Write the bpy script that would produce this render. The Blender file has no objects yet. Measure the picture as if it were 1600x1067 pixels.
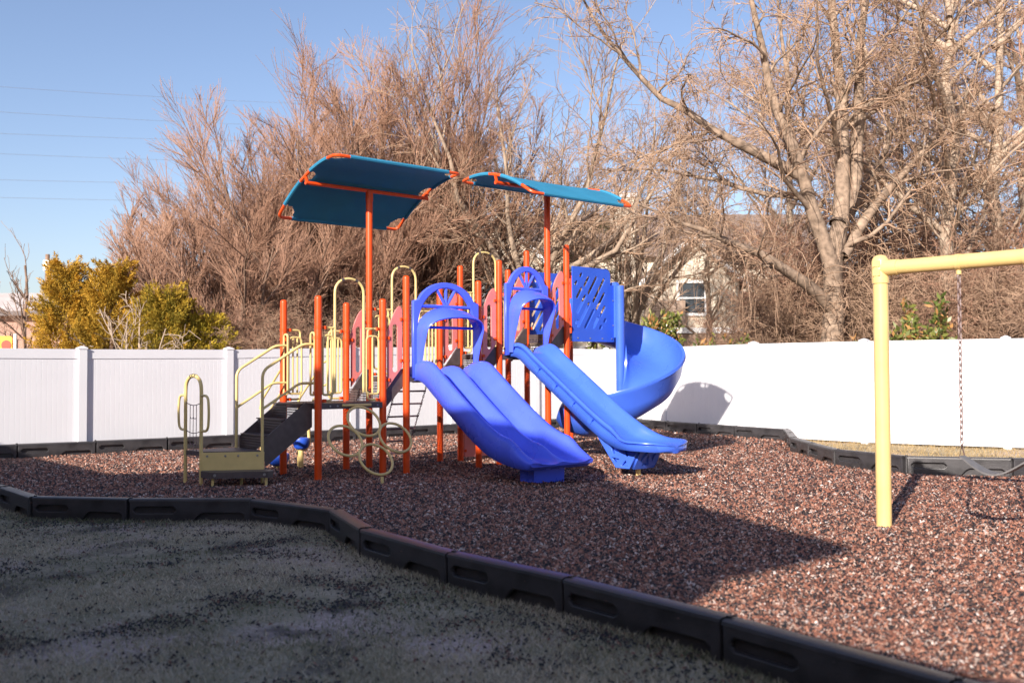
import bpy, bmesh, math, random
import numpy as np
from mathutils import Vector, Matrix
R = math.radians
random.seed(7)
rng = np.random.default_rng(11)
scene = bpy.context.scene
C = scene.collection

# ------------------------------------------------------------------ camera, world, sun, exposure
F = 1556.0                                   # focal length in photo pixels (35 mm on 36 mm sensor, 1600 px wide)
cam_d = bpy.data.cameras.new('camera'); cam = bpy.data.objects.new('camera', cam_d); C.objects.link(cam)
cam_d.sensor_width = 36; cam_d.lens = 35.0; cam_d.clip_start = 0.05; cam_d.clip_end = 2000
cam.matrix_world = Matrix.Translation((0, 0, 1.28)) @ Matrix.Rotation(R(90 + 1.72), 4, 'X') @ Matrix.Rotation(R(-0.23), 4, 'Z')
cam_d.dof.use_dof = True; cam_d.dof.focus_distance = 12.8; cam_d.dof.aperture_fstop = 2.0
scene.camera = cam

SUN_EL = 25.0
SUN_H = Vector((0.43, 0.90, 0)).normalized()           # horizontal travel direction of the light
world = bpy.data.worlds.new('World'); scene.world = world; world.use_nodes = True
wn = world.node_tree; wn.nodes.clear()
sky = wn.nodes.new('ShaderNodeTexSky'); sky.sky_type = 'NISHITA'; sky.sun_disc = False
sky.sun_elevation = R(SUN_EL); sky.sun_rotation = math.atan2(-SUN_H.x, -SUN_H.y)
sky.altitude = 100; sky.air_density = 1.0; sky.dust_density = 1.3; sky.ozone_density = 2.0
bg = wn.nodes.new('ShaderNodeBackground'); bg.inputs[1].default_value = 0.088
wo = wn.nodes.new('ShaderNodeOutputWorld')
tint = wn.nodes.new('ShaderNodeMix'); tint.data_type = 'RGBA'; tint.blend_type = 'MULTIPLY'; tint.inputs['Factor'].default_value = 1.0; tint.inputs['B'].default_value = (1.06, 0.98, 1.03, 1)
wn.links.new(sky.outputs[0], tint.inputs['A']); wn.links.new(tint.outputs['Result'], bg.inputs[0]); wn.links.new(bg.outputs[0], wo.inputs[0])
sd = bpy.data.lights.new('sun', 'SUN'); sd.energy = 4.7; sd.angle = R(0.53); sd.color = (1.0, 0.91, 0.82)
sun = bpy.data.objects.new('sun', sd); C.objects.link(sun)
ldir = SUN_H * math.cos(R(SUN_EL)) + Vector((0, 0, -math.sin(R(SUN_EL))))
sun.rotation_euler = ldir.to_track_quat('-Z', 'Y').to_euler(); sun.location = (-6, -12, 14)
vs = scene.view_settings
vs.view_transform = 'Standard'; vs.look = 'None'; vs.gamma = 1.0; vs.exposure = 1.0; vs.use_curve_mapping = False

# ------------------------------------------------------------------ materials
def lin(c):
    return tuple(((x / 255) / 12.92 if x / 255 <= 0.04045 else ((x / 255 + 0.055) / 1.055) ** 2.4) for x in c)
def mat(name, col, rough=0.5, var=0.0, scale=6.0, bump=0.0, bscale=60.0, spec=0.5, col2=None, detail=4.0, metal=0.0, coat=0.0):
    m = bpy.data.materials.new(name); m.use_nodes = True
    nt = m.node_tree; b = nt.nodes['Principled BSDF']
    b.inputs['Roughness'].default_value = rough; b.inputs['Specular IOR Level'].default_value = spec
    b.inputs['Metallic'].default_value = metal; b.inputs['Coat Weight'].default_value = coat
    tc = nt.nodes.new('ShaderNodeTexCoord')
    if var > 0 or col2:
        n = nt.nodes.new('ShaderNodeTexNoise'); n.inputs['Scale'].default_value = scale; n.inputs['Detail'].default_value = detail
        nt.links.new(tc.outputs['Object'], n.inputs['Vector'])
        r = nt.nodes.new('ShaderNodeValToRGB'); r.color_ramp.elements[0].position = 0.3; r.color_ramp.elements[1].position = 0.7
        c2 = col2 if col2 else tuple(min(1, x * (1 + var)) for x in col)
        c1 = col if col2 else tuple(x * (1 - var) for x in col)
        r.color_ramp.elements[0].color = (*c1, 1); r.color_ramp.elements[1].color = (*c2, 1)
        nt.links.new(n.outputs['Fac'], r.inputs['Fac']); nt.links.new(r.outputs['Color'], b.inputs['Base Color'])
        mr = nt.nodes.new('ShaderNodeMapRange'); mr.inputs[3].default_value = max(0.05, rough - 0.08); mr.inputs[4].default_value = min(1, rough + 0.1)
        nt.links.new(n.outputs['Fac'], mr.inputs[0]); nt.links.new(mr.outputs[0], b.inputs['Roughness'])
    else:
        b.inputs['Base Color'].default_value = (*col, 1)
    if bump > 0:
        n2 = nt.nodes.new('ShaderNodeTexNoise'); n2.inputs['Scale'].default_value = bscale; n2.inputs['Detail'].default_value = 3
        nt.links.new(tc.outputs['Object'], n2.inputs['Vector'])
        bp = nt.nodes.new('ShaderNodeBump'); bp.inputs['Strength'].default_value = bump; bp.inputs['Distance'].default_value = 0.01
        nt.links.new(n2.outputs['Fac'], bp.inputs['Height']); nt.links.new(bp.outputs[0], b.inputs['Normal'])
    return m
def attr_mat(name, rough=0.9, spec=0.2, attr='Col', mul=(1, 1, 1), trans=0.0):
    m = bpy.data.materials.new(name); m.use_nodes = True
    nt = m.node_tree; b = nt.nodes['Principled BSDF']
    b.inputs['Roughness'].default_value = rough; b.inputs['Specular IOR Level'].default_value = spec
    a = nt.nodes.new('ShaderNodeAttribute'); a.attribute_name = attr
    nt.links.new(a.outputs['Color'], b.inputs['Base Color'])
    if trans > 0:
        out = nt.nodes['Material Output']; tr = nt.nodes.new('ShaderNodeBsdfTranslucent'); mx = nt.nodes.new('ShaderNodeMixShader')
        mx.inputs[0].default_value = trans; nt.links.new(a.outputs['Color'], tr.inputs['Color'])
        nt.links.new(b.outputs[0], mx.inputs[1]); nt.links.new(tr.outputs[0], mx.inputs[2]); nt.links.new(mx.outputs[0], out.inputs[0])
    return m
M = {}
M['post'] = mat('orange_powder_coat', (0.66, 0.066, 0.007), 0.36, 0.07, 9, spec=0.35)
M['yellow'] = mat('cream_yellow_powder_coat', (0.68, 0.52, 0.21), 0.38, 0.06, 9)
M['swing_yellow'] = mat('swing_yellow_powder_coat', (0.66, 0.47, 0.19), 0.36, 0.07, 5)
M['violet'] = mat('violet_blue_plastic', (0.070, 0.120, 0.80), 0.27, 0.08, 3.0, spec=0.45, bump=0.02, bscale=220)
M['blue'] = mat('sky_blue_plastic', (0.050, 0.130, 0.62), 0.28, 0.08, 3.0, spec=0.45, bump=0.02, bscale=220)
M['panel_blue'] = mat('royal_blue_sheet_plastic', (0.022, 0.085, 0.52), 0.45, 0.06, 4)
M['pink'] = mat('faded_red_sheet_plastic', (0.68, 0.20, 0.18), 0.45, 0.08, 5)
M['brown'] = mat('brown_vinyl_coat', (0.085, 0.064, 0.062), 0.42, 0.2, 14, bump=0.2, bscale=300)
M['steel'] = mat('galvanised_steel', (0.35, 0.34, 0.33), 0.4, 0.15, 30, metal=0.8)
M['chain'] = mat('chain_coat', (0.16, 0.10, 0.12), 0.5, 0.2, 30)
M['swingchain'] = mat('swing_chain_zinc', (0.13, 0.085, 0.08), 0.5, 0.2, 30, metal=0.1)
M['rubber'] = mat('black_rubber', (0.03, 0.03, 0.032), 0.6, 0.2, 20)
M['seat'] = mat('sunlit_grey_rubber', (0.13, 0.125, 0.125), 0.6, 0.15, 20)  # black seat strap: sunlit grey is put into the base colour
M['fence'] = mat('white_vinyl', (0.67, 0.67, 0.695), 0.42, 0.025, 1.3, spec=0.35)
M['border'] = mat('black_recycled_plastic', (0.034, 0.032, 0.034), 0.40, 0.35, 7, bump=0.25, bscale=140, spec=0.5)
M['orange_pad'] = mat('orange_clamp', (0.68, 0.075, 0.008), 0.4, 0.05, 9)

def fabric(name, col):
    m = mat(name, col, 0.75, 0.08, 3, bump=0.15, bscale=400, spec=0.15)
    nt = m.node_tree; b = nt.nodes['Principled BSDF']; out = nt.nodes['Material Output']
    tr = nt.nodes.new('ShaderNodeBsdfTranslucent'); tr.inputs['Color'].default_value = (*col, 1)
    mx = nt.nodes.new('ShaderNodeMixShader'); mx.inputs[0].default_value = 0.12
    nt.links.new(b.outputs[0], mx.inputs[1]); nt.links.new(tr.outputs[0], mx.inputs[2]); nt.links.new(mx.outputs[0], out.inputs[0])
    return m
M['canopy'] = fabric('teal_shade_fabric', (0.035, 0.22, 0.37))

# ------------------------------------------------------------------ mesh helpers
class MB:
    def __init__(s): s.v = []; s.f = []
    def box(s, c, size, mtx=None):
        x, y, z = size; i = len(s.v)
        for dz in (-.5, .5):
            for dy in (-.5, .5):
                for dx in (-.5, .5):
                    p = Vector((dx * x, dy * y, dz * z))
                    if mtx: p = mtx @ p
                    s.v.append(tuple(Vector(c) + p))
        for q in ((0,2,3,1),(4,5,7,6),(0,1,5,4),(2,6,7,3),(0,4,6,2),(1,3,7,5)): s.f.append(tuple(i + k for k in q))
        return s
    def tube(s, pts, r, n=10, cap=True, closed=False):
        P = [Vector(p) for p in pts]; m = len(P); rs = r if hasattr(r, '__len__') else [r] * m
        T = []
        for k in range(m):
            if closed: t = P[(k + 1) % m] - P[k - 1]
            else: t = P[min(k + 1, m - 1)] - P[max(k - 1, 0)]
            T.append(t.normalized())
        ref = Vector((0, 0, 1)) if abs(T[0].z) < 0.9 else Vector((1, 0, 0))
        nrm = (ref - T[0] * ref.dot(T[0])).normalized(); base = len(s.v)
        for k in range(m):
            nrm = (nrm - T[k] * nrm.dot(T[k])).normalized(); bn = T[k].cross(nrm)
            for j in range(n):
                a = 2 * math.pi * j / n
                s.v.append(tuple(P[k] + (nrm * math.cos(a) + bn * math.sin(a)) * rs[k]))
        rng_ = range(m) if closed else range(m - 1)
        for k in rng_:
            k2 = (k + 1) % m
            for j in range(n):
                j2 = (j + 1) % n
                s.f.append((base + k * n + j, base + k * n + j2, base + k2 * n + j2, base + k2 * n + j))
        if cap and not closed:
            s.f.append(tuple(base + j for j in reversed(range(n)))); s.f.append(tuple(base + (m - 1) * n + j for j in range(n)))
        return s
    def lathe(s, prof, c=(0, 0, 0), n=20):
        base = len(s.v); m = len(prof)
        for (r, z) in prof:
            for j in range(n):
                a = 2 * math.pi * j / n; s.v.append((c[0] + r * math.cos(a), c[1] + r * math.sin(a), c[2] + z))
        for k in range(m - 1):
            for j in range(n):
                j2 = (j + 1) % n; s.f.append((base + k*n + j, base + k*n + j2, base + (k+1)*n + j2, base + (k+1)*n + j))
        s.f.append(tuple(base + j for j in reversed(range(n)))); s.f.append(tuple(base + (m-1)*n + j for j in range(n)))
        return s
    def loft(s, secs, closed=True, caps=True):
        base = len(s.v); m = len(secs); n = len(secs[0])
        for q in secs:
            for p in q: s.v.append(tuple(p))
        for k in range(m - 1):
            for j in range(n if closed else n - 1):
                j2 = (j + 1) % n; s.f.append((base + k*n + j, base + k*n + j2, base + (k+1)*n + j2, base + (k+1)*n + j))
        if caps and closed:
            s.f.append(tuple(base + j for j in reversed(range(n)))); s.f.append(tuple(base + (m-1)*n + j for j in range(n)))
        return s
    def prism(s, poly, z0, z1, mtx=None):
        base = len(s.v); n = len(poly)
        for z in (z0, z1):
            for p in poly:
                q = Vector((p[0], p[1], z)); s.v.append(tuple(mtx @ q if mtx else q))
        s.f.append(tuple(base + j for j in reversed(range(n)))); s.f.append(tuple(base + n + j for j in range(n)))
        for j in range(n):
            j2 = (j + 1) % n; s.f.append((base + j, base + j2, base + n + j2, base + n + j))
        return s
    def mesh(s, name, smooth=True, angle=40):
        me = bpy.data.meshes.new(name); me.from_pydata(s.v, [], s.f)
        bm = bmesh.new(); bm.from_mesh(me); bmesh.ops.recalc_face_normals(bm, faces=bm.faces); bm.to_mesh(me); bm.free()
        if smooth:
            me.polygons.foreach_set('use_smooth', [True] * len(me.polygons)); me.set_sharp_from_angle(angle=R(angle))
        return me
    def build(s, name, m, parent=None, smooth=True, angle=40):
        return obj(name, s.mesh(name, smooth, angle), m, parent)
def obj(name, me, m, parent=None):
    o = bpy.data.objects.new(name, me); C.objects.link(o)
    if m and not me.materials: me.materials.append(m)
    if parent: o.parent = parent
    return o
def thing(name, label, cat, loc=(0, 0, 0), rotz=0, group=None):
    o = bpy.data.objects.new(name, None); C.objects.link(o); o.empty_display_size = 0.2
    o.location = loc; o.rotation_euler = (0, 0, rotz); return tag(o, label, cat, group)
def tag(o, label, cat=None, group=None, kind=None):
    o['label'] = label
    if cat: o['category'] = cat
    if group: o['group'] = group
    if kind: o['kind'] = kind
    return o
def fillet(pts, r, n=6):
    P = [Vector(p) for p in pts]; out = [P[0]]
    for k in range(1, len(P) - 1):
        a = (P[k-1] - P[k]); b = (P[k+1] - P[k]); rr = min(r, a.length * .49, b.length * .49)
        p0 = P[k] + a.normalized() * rr; p2 = P[k] + b.normalized() * rr
        for i in range(n + 1):
            t = i / n; out.append(p0 * (1-t)**2 + P[k] * 2*t*(1-t) + p2 * t*t)
    out.append(P[-1]); return out
def plate_mesh(name, outline, holes, thick, bevel=0.0, mtx=None):
    """flat sheet with real holes: 2D filled curve -> mesh. outline in (x, y), thickness along z"""
    cu = bpy.data.curves.new(name, 'CURVE'); cu.dimensions = '2D'; cu.fill_mode = 'BOTH'
    cu.extrude = max(thick / 2 - bevel, 1e-4); cu.bevel_depth = bevel; cu.bevel_resolution = 1; cu.offset = -bevel
    for loop in [outline] + list(holes):
        sp = cu.splines.new('POLY'); sp.points.add(len(loop) - 1); sp.use_cyclic_u = True
        for i, p in enumerate(loop): sp.points[i].co = (p[0], p[1], 0, 1)
    o = bpy.data.objects.new(name, cu); C.objects.link(o)
    dg = bpy.context.evaluated_depsgraph_get(); me = bpy.data.meshes.new_from_object(o.evaluated_get(dg))
    bpy.data.objects.remove(o); bpy.data.curves.remove(cu)
    if mtx: me.transform(mtx)
    me.materials.clear()
    return me
def slot(x0, y0, x1, y1, r, n=6):
    """stadium between two points"""
    d = Vector((x1 - x0, y1 - y0)); a0 = math.atan2(d.y, d.x); out = []
    for i in range(n + 1): a = a0 + math.pi/2 + math.pi * i / n; out.append((x0 + r*math.cos(a), y0 + r*math.sin(a)))
    for i in range(n + 1): a = a0 - math.pi/2 + math.pi * i / n; out.append((x1 + r*math.cos(a), y1 + r*math.sin(a)))
    return out
def rrect(x0, y0, x1, y1, r, n=4):
    out = []
    for cx, cy, a0 in ((x1-r, y0+r, -90), (x1-r, y1-r, 0), (x0+r, y1-r, 90), (x0+r, y0+r, 180)):
        for i in range(n + 1): a = R(a0 + 90*i/n); out.append((cx + r*math.cos(a), cy + r*math.sin(a)))
    return out
def np_mesh(name, V, Fq, smooth=False):
    V = np.ascontiguousarray(V, dtype=np.float32); Fq = np.ascontiguousarray(Fq, dtype=np.int32)
    me = bpy.data.meshes.new(name); me.vertices.add(len(V)); me.vertices.foreach_set('co', V.ravel())
    n, k = Fq.shape; me.loops.add(n * k); me.loops.foreach_set('vertex_index', Fq.ravel())
    me.polygons.add(n); me.polygons.foreach_set('loop_start', np.arange(0, n*k, k, dtype=np.int32))
    me.polygons.foreach_set('loop_total', np.full(n, k, dtype=np.int32))
    if smooth: me.polygons.foreach_set('use_smooth', np.ones(n, dtype=bool))
    me.update(calc_edges=True); return me
def set_col(me, cols):
    a = me.color_attributes.new('Col', 'FLOAT_COLOR', 'POINT')
    a.data.foreach_set('color', np.ascontiguousarray(np.c_[cols, np.ones(len(cols))], dtype=np.float32).ravel())
def WX(px, Y): return (px - 800) * Y / F          # lateral metres of an image column at depth Y
def inpoly(x, y, poly):
    x = np.asarray(x); y = np.asarray(y); c = np.zeros(x.shape, bool); n = len(poly)
    for i in range(n):
        x0, y0 = poly[i]; x1, y1 = poly[(i + 1) % n]
        if y0 == y1: continue
        c ^= ((y0 > y) != (y1 > y)) & (x < (x1 - x0) * (y - y0) / (y1 - y0) + x0)
    return c

# ------------------------------------------------------------------ layout of the yard
BORDER_FRONT = [(-8.9, 13.9), (-8.1, 13.05), (-7.25, 12.25), (-6.4, 11.5), (-5.47, 10.77), (-4.73, 9.91), (-3.71, 9.72), (-2.5, 9.65), (-1.574, 8.9),
                (-1.14, 7.81), (-0.4, 6.77), (0.338, 5.92), (1.067, 4.95), (1.75, 3.95), (2.45, 2.97), (3.2, 2.02)]
UL = Vector((0.745, 0.667))                       # direction of the left fence line
FL0 = Vector((-6.85, 15.85))
def fl(t): p = FL0 + UL * t; return (p.x, p.y)
FENCE = [fl(-7.5), fl(-5.0), fl(-2.5), fl(0), fl(2.5), fl(5.03), fl(7.5), fl(9.9), fl(12.25), (3.33, 21.7), (4.66, 19.2), (6.16, 17.4), (8.04, 16.2), (10.2, 15.0), (12.4, 13.9), (14.5, 12.7)]
FENCE_TOP = [1.66, 1.66, 1.66, 1.66, 1.68, 1.75, 1.80, 1.81, 1.80, 1.79, 1.79, 1.78, 1.78, 1.78, 1.78, 1.78]
BORDER_BACK = [(-8.95, 13.95), (-8.2, 14.55), (-7.5, 15.1), (-6.59, 15.77), (-5.68, 16.4), (-4.77, 17.15), (-3.85, 17.95), (-2.95, 18.75), (-2.05, 19.6), (-1.15, 20.4), (-0.25, 21.2),
               (0.62, 22.05), (1.5, 22.85), (2.25, 23.35), (2.85, 22.1), (3.30, 21.15), (3.78, 20.2), (4.32, 19.25), (4.98, 18.2)]
BORDER_RIGHT = [(4.98, 18.1), (4.72, 16.95), (4.45, 15.78), (4.37, 14.55), (4.36, 13.35), (4.84, 12.27), (5.95, 11.93), (7.15, 11.95), (8.35, 12.1), (9.5, 12.5)]
MULCH = BORDER_FRONT + [(6.0, 0.5), (11.0, 5.0)] + BORDER_RIGHT[::-1] + BORDER_BACK[::-1][1:]
bfx = np.array([p[0] for p in BORDER_FRONT] + [8.0]); bfy = np.array([p[1] for p in BORDER_FRONT] + [-3.0])

def nz(x, y, s=1.0):
    return (np.sin(x*1.7*s + 1.3*np.sin(y*1.1*s)) + np.sin(y*2.1*s + 1.7*np.sin(x*0.9*s) + 2.0)) * 0.5
def ground_h(x, y):
    x = np.asarray(x, float); y = np.asarray(y, float)
    front = y < np.interp(x, bfx, bfy)
    h = np.where(front, -0.155 + 0.012 * nz(x, y, 1.6), -0.02 + 0.012 * nz(x, y, 0.9))
    ins = inpoly(x, y, MULCH)
    return np.where(ins, -0.22, h)
def mulch_h(x, y): return 0.012 * nz(x, y, 1.1) + 0.010 * nz(x + 5, y - 3, 3.1)

# ground sheet reaching the horizon
gx = np.r_[-np.geomspace(900, 16, 26), np.arange(-15.8, 15.9, 0.2), np.geomspace(16, 900, 26)]
gy = np.r_[-np.geomspace(900, 16, 22), np.arange(-15.8, 30.1, 0.2), np.geomspace(30.5, 900, 26)]
GX, GY = np.meshgrid(gx, gy); GZ = ground_h(GX, GY); GZ = np.where(np.hypot(GX, GY) > 45, -0.02, GZ)
nxg = len(gx); ii = np.arange(len(gy) - 1)[:, None] * nxg + np.arange(nxg - 1)[None, :]; ii = ii.ravel()
def ground_material():
    m = bpy.data.materials.new('dormant_lawn'); m.use_nodes = True; nt = m.node_tree; b = nt.nodes['Principled BSDF']
    b.inputs['Roughness'].default_value = 0.95; b.inputs['Specular IOR Level'].default_value = 0.1
    tc = nt.nodes.new('ShaderNodeTexCoord')
    def noise(s, d=4):
        n = nt.nodes.new('ShaderNodeTexNoise'); n.inputs['Scale'].default_value = s; n.inputs['Detail'].default_value = d
        nt.links.new(tc.outputs['Object'], n.inputs['Vector']); return n
    def ramp(src, a, b_, ca, cb):
        r = nt.nodes.new('ShaderNodeValToRGB'); r.color_ramp.elements[0].position = a; r.color_ramp.elements[1].position = b_
        r.color_ramp.elements[0].color = (*ca, 1); r.color_ramp.elements[1].color = (*cb, 1); nt.links.new(src.outputs['Fac'], r.inputs['Fac']); return r
    def mix(f, a, c):
        x = nt.nodes.new('ShaderNodeMix'); x.data_type = 'RGBA'; nt.links.new(f, x.inputs['Factor']); nt.links.new(a, x.inputs['A']); nt.links.new(c, x.inputs['B']); return x.outputs['Result']
    n1 = noise(3.2, 6); n2 = noise(0.7, 5); n3 = noise(34, 3); n4 = noise(1.6, 6)
    grass = ramp(n1, 0.3, 0.7, (0.18, 0.175, 0.11), (0.56, 0.47, 0.35))
    fine = ramp(n3, 0.3, 0.72, (0.15, 0.14, 0.09), (0.50, 0.42, 0.31))
    g2 = nt.nodes.new('ShaderNodeMix'); g2.data_type = 'RGBA'; g2.inputs['Factor'].default_value = 0.45
    nt.links.new(grass.outputs[0], g2.inputs['A']); nt.links.new(fine.outputs[0], g2.inputs['B'])
    dirt = ramp(n3, 0.3, 0.7, (0.36, 0.28, 0.25), (0.56, 0.46, 0.41))
    dm = ramp(n2, 0.52, 0.60, (0, 0, 0), (1, 1, 1)); crumb = ramp(n4, 0.56, 0.66, (0, 0, 0), (0.75, 0.75, 0.75))
    dark = nt.nodes.new('ShaderNodeRGB'); dark.outputs[0].default_value = (0.05, 0.045, 0.045, 1)
    c = mix(dm.outputs[0], g2.outputs['Result'], dirt.outputs[0]); c = mix(crumb.outputs[0], c, dark.outputs[0])
    nt.links.new(c, b.inputs['Base Color'])
    bp = nt.nodes.new('ShaderNodeBump'); bp.inputs['Strength'].default_value = 0.7; bp.inputs['Distance'].default_value = 0.03
    nt.links.new(n3.outputs['Fac'], bp.inputs['Height']); nt.links.new(bp.outputs[0], b.inputs['Normal'])
    return m
M['ground'] = ground_material()
go = obj('ground', np_mesh('ground', np.c_[GX.ravel(), GY.ravel(), GZ.ravel()], np.c_[ii, ii + 1, ii + nxg + 1, ii + nxg], True), M['ground'])
tag(go, 'shaded dormant lawn and bare ground around the playground', kind='structure')

# rubber mulch bed (base sheet) + loose chips
def mulch_material():
    m = bpy.data.materials.new('shredded_rubber_bed'); m.use_nodes = True; nt = m.node_tree; b = nt.nodes['Principled BSDF']
    b.inputs['Roughness'].default_value = 0.85; b.inputs['Specular IOR Level'].default_value = 0.25
    tc = nt.nodes.new('ShaderNodeTexCoord'); vo = nt.nodes.new('ShaderNodeTexVoronoi'); vo.inputs['Scale'].default_value = 34
    mp = nt.nodes.new('ShaderNodeMapping'); nt.links.new(tc.outputs['Object'], mp.inputs[0]); nt.links.new(mp.outputs[0], vo.inputs['Vector'])
    r = nt.nodes.new('ShaderNodeValToRGB'); cr = r.color_ramp; cr.elements[0].color = (0.04, 0.028, 0.026, 1); cr.elements[1].color = (0.52, 0.37, 0.29, 1)
    e = cr.elements.new(0.35); e.color = (0.13, 0.066, 0.05, 1); e = cr.elements.new(0.65); e.color = (0.27, 0.13, 0.095, 1); e = cr.elements.new(0.85); e.color = (0.36, 0.22, 0.165, 1)
    nt.links.new(vo.outputs['Color'], r.inputs['Fac']); nt.links.new(r.outputs[0], b.inputs['Base Color'])
    bp = nt.nodes.new('ShaderNodeBump'); bp.inputs['Strength'].default_value = 1.0; bp.inputs['Distance'].default_value = 0.02
    nt.links.new(vo.outputs['Distance'], bp.inputs['Height']); nt.links.new(bp.outputs[0], b.inputs['Normal'])
    return m
M['mulch'] = mulch_material()
mx = np.arange(-9.5, 11.5, 0.11); my = np.arange(0.4, 24.0, 0.11)
MX, MY = np.meshgrid(mx, my); keep = inpoly(MX[:-1, :-1] + .055, MY[:-1, :-1] + .055, MULCH).ravel()
ii = (np.arange(len(my) - 1)[:, None] * len(mx) + np.arange(len(mx) - 1)[None, :]).ravel()[keep]
used, inv = np.unique(np.c_[ii, ii + 1, ii + len(mx) + 1, ii + len(mx)], return_inverse=True)
MV = np.c_[MX.ravel(), MY.ravel(), mulch_h(MX, MY).ravel()][used]
mo = obj('mulch_bed', np_mesh('mulch_bed', MV, inv.reshape(-1, 4), True), M['mulch'])
tag(mo, 'brown rubber mulch bed under the playground equipment', kind='structure')

PAL = np.array([(0.020, 0.018, 0.020), (0.05, 0.034, 0.03), (0.14, 0.062, 0.042), (0.26, 0.105, 0.066), (0.36, 0.17, 0.11), (0.38, 0.24, 0.18), (0.46, 0.35, 0.29), (0.58, 0.50, 0.45)])
def chips(x, y, z, size, w, pw):
    """flattened four-faced shreds"""
    n = len(x); a = rng.uniform(0, 2*np.pi, n); L = size * rng.uniform(0.5, 1.3, n); B = w * rng.uniform(0.6, 1.4, n); H = w * rng.uniform(0.3, 0.9, n); tl = np.clip(rng.normal(0, 0.35, n), -0.8, 0.8)
    ca, sa = np.cos(a), np.sin(a); V = np.zeros((n, 4, 3))
    loc = np.stack([np.c_[-L/2, -B/2, -0.3*H], np.c_[L/2, -B/2*0.3, -0.3*H], np.c_[rng.uniform(-.2, .2, n)*L, B/2, -0.2*H], np.c_[rng.uniform(-.25, .25, n)*L, 0*B, H]], 1)
    loc[:, :, 2] += loc[:, :, 0] * np.tan(tl)[:, None]
    V[:, :, 0] = x[:, None] + loc[:, :, 0]*ca[:, None] - loc[:, :, 1]*sa[:, None]
    V[:, :, 1] = y[:, None] + loc[:, :, 0]*sa[:, None] + loc[:, :, 1]*ca[:, None]
    V[:, :, 2] = z[:, None] + loc[:, :, 2]
    b = (np.arange(n) * 4)[:, None]; Fc = np.concatenate([b + np.array([[0, 1, 3]]), b + np.array([[1, 2, 3]]), b + np.array([[2, 0, 3]])])
    col = PAL[rng.choice(len(PAL), n, p=pw)] * rng.uniform(0.95, 1.45, (n, 1))
    return V.reshape(-1, 3), Fc, np.repeat(col, 4, 0)
n0 = 340000
cy = 4.2 + 12.5 * rng.random(n0) ** 1.5; cx = (rng.random(n0) - 0.5) * 1.14 * cy + 0.0
fy = rng.uniform(14.0, 23.5, 90000); fx = (rng.random(90000) - 0.5) * 1.14 * fy; cx = np.r_[cx, fx]; cy = np.r_[cy, fy]
ok = inpoly(cx, cy, MULCH); cx, cy = cx[ok], cy[ok]
sz = 0.032 + 0.0020 * cy
V, Fc, col = chips(cx, cy, mulch_h(cx, cy) + rng.uniform(0.0, 0.010, len(cx)), sz, sz * 0.42, [0.22, 0.15, 0.16, 0.17, 0.14, 0.09, 0.05, 0.02])
cm = np_mesh('rubber_mulch', V, Fc); set_col(cm, col); M['chip'] = attr_mat('rubber_shred', 0.58, 0.5)
tag(obj('rubber_mulch', cm, M['chip']), 'loose brown and black rubber mulch shreds covering the play area', 'rubber mulch', kind='stuff')
# crumbs kicked out over the lawn
n1 = 90000; ly = rng.uniform(3.6, 10.6, n1); lx = (rng.random(n1) - 0.5) * 1.1 * ly
dist = np.interp(lx, bfx, bfy) - ly; dens = 0.5 + 0.5*nz(lx, ly, 1.5) + 0.55*nz(lx+3, ly, 4.3)
ok = (dist > 0.05) & (rng.random(n1) < np.clip(0.03 + 0.35*np.exp(-dist/0.6) + 0.9*np.clip(dens - 0.62, 0, 1), 0, 1)); lx, ly = lx[ok], ly[ok]
V, Fc, col = chips(lx, ly, ground_h(lx, ly) + 0.012, np.full(len(lx), 0.028), np.full(len(lx), 0.014), [0.5, 0.3, 0.15, 0.05, 0, 0, 0, 0])
cm = np_mesh('scattered_mulch', V, Fc); set_col(cm, col * 0.75)
tag(obj('scattered_mulch', cm, M['chip']), 'dark rubber crumbs scattered over the shaded lawn', 'rubber crumbs', kind='stuff')
# grass blades
def blades(x, y, z, h, cols):
    n = len(x); a = rng.uniform(0, 2*np.pi, n); w = 0.0035 * rng.uniform(0.7, 1.5, n); hh = h * rng.uniform(0.5, 1.3, n); le = rng.normal(0, 0.7, (n, 2)) * hh[:, None]
    V = np.zeros((n, 3, 3)); V[:, 0] = np.c_[x - w*np.cos(a), y - w*np.sin(a), z]; V[:, 1] = np.c_[x + w*np.cos(a), y + w*np.sin(a), z]; V[:, 2] = np.c_[x + le[:, 0], y + le[:, 1], z + hh]
    return V.reshape(-1, 3), (np.arange(n)*3)[:, None] + np.array([[0, 1, 2]]), np.repeat(cols, 3, 0)
n2 = 330000; ly = 3.5 + 7.5 * rng.random(n2) ** 1.3; lx = (rng.random(n2) - 0.5) * 1.12 * ly
dist = np.interp(lx, bfx, bfy) - ly; dens = 0.55 + 0.45*nz(lx, ly, 1.3) + 0.35*nz(lx - 2, ly + 1, 3.7)
ok = (dist > 0.03) & (rng.random(n2) < np.clip(dens + 0.9*np.exp(-np.maximum(dist, 0)/0.35), 0.12, 1)); lx, ly, dist = lx[ok], ly[ok], dist[ok]
t = np.clip(0.5 + 0.5*nz(lx*1.2, ly*1.2, 1.1) + rng.normal(0, 0.25, len(lx)), 0, 1)[:, None]
gc = (1-t) * np.array([[0.15, 0.165, 0.085]]) + t * np.array([[0.66, 0.57, 0.43]])
V, Fc, col = blades(lx, ly, ground_h(lx, ly) - 0.004, np.where(dist < 0.3, 0.042, 0.026), gc)
xr = rng.uniform(4.5, 10.5, 30000); yr = rng.uniform(11.5, 19, 30000)
ok = (~inpoly(xr, yr, MULCH)) & inpoly(xr, yr, [(4.4, 12.0), (11, 12), (11, 14.8), (8.04, 16.2), (6.16, 17.4), (5.0, 18.8)]); xr, yr = xr[ok], yr[ok]
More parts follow.
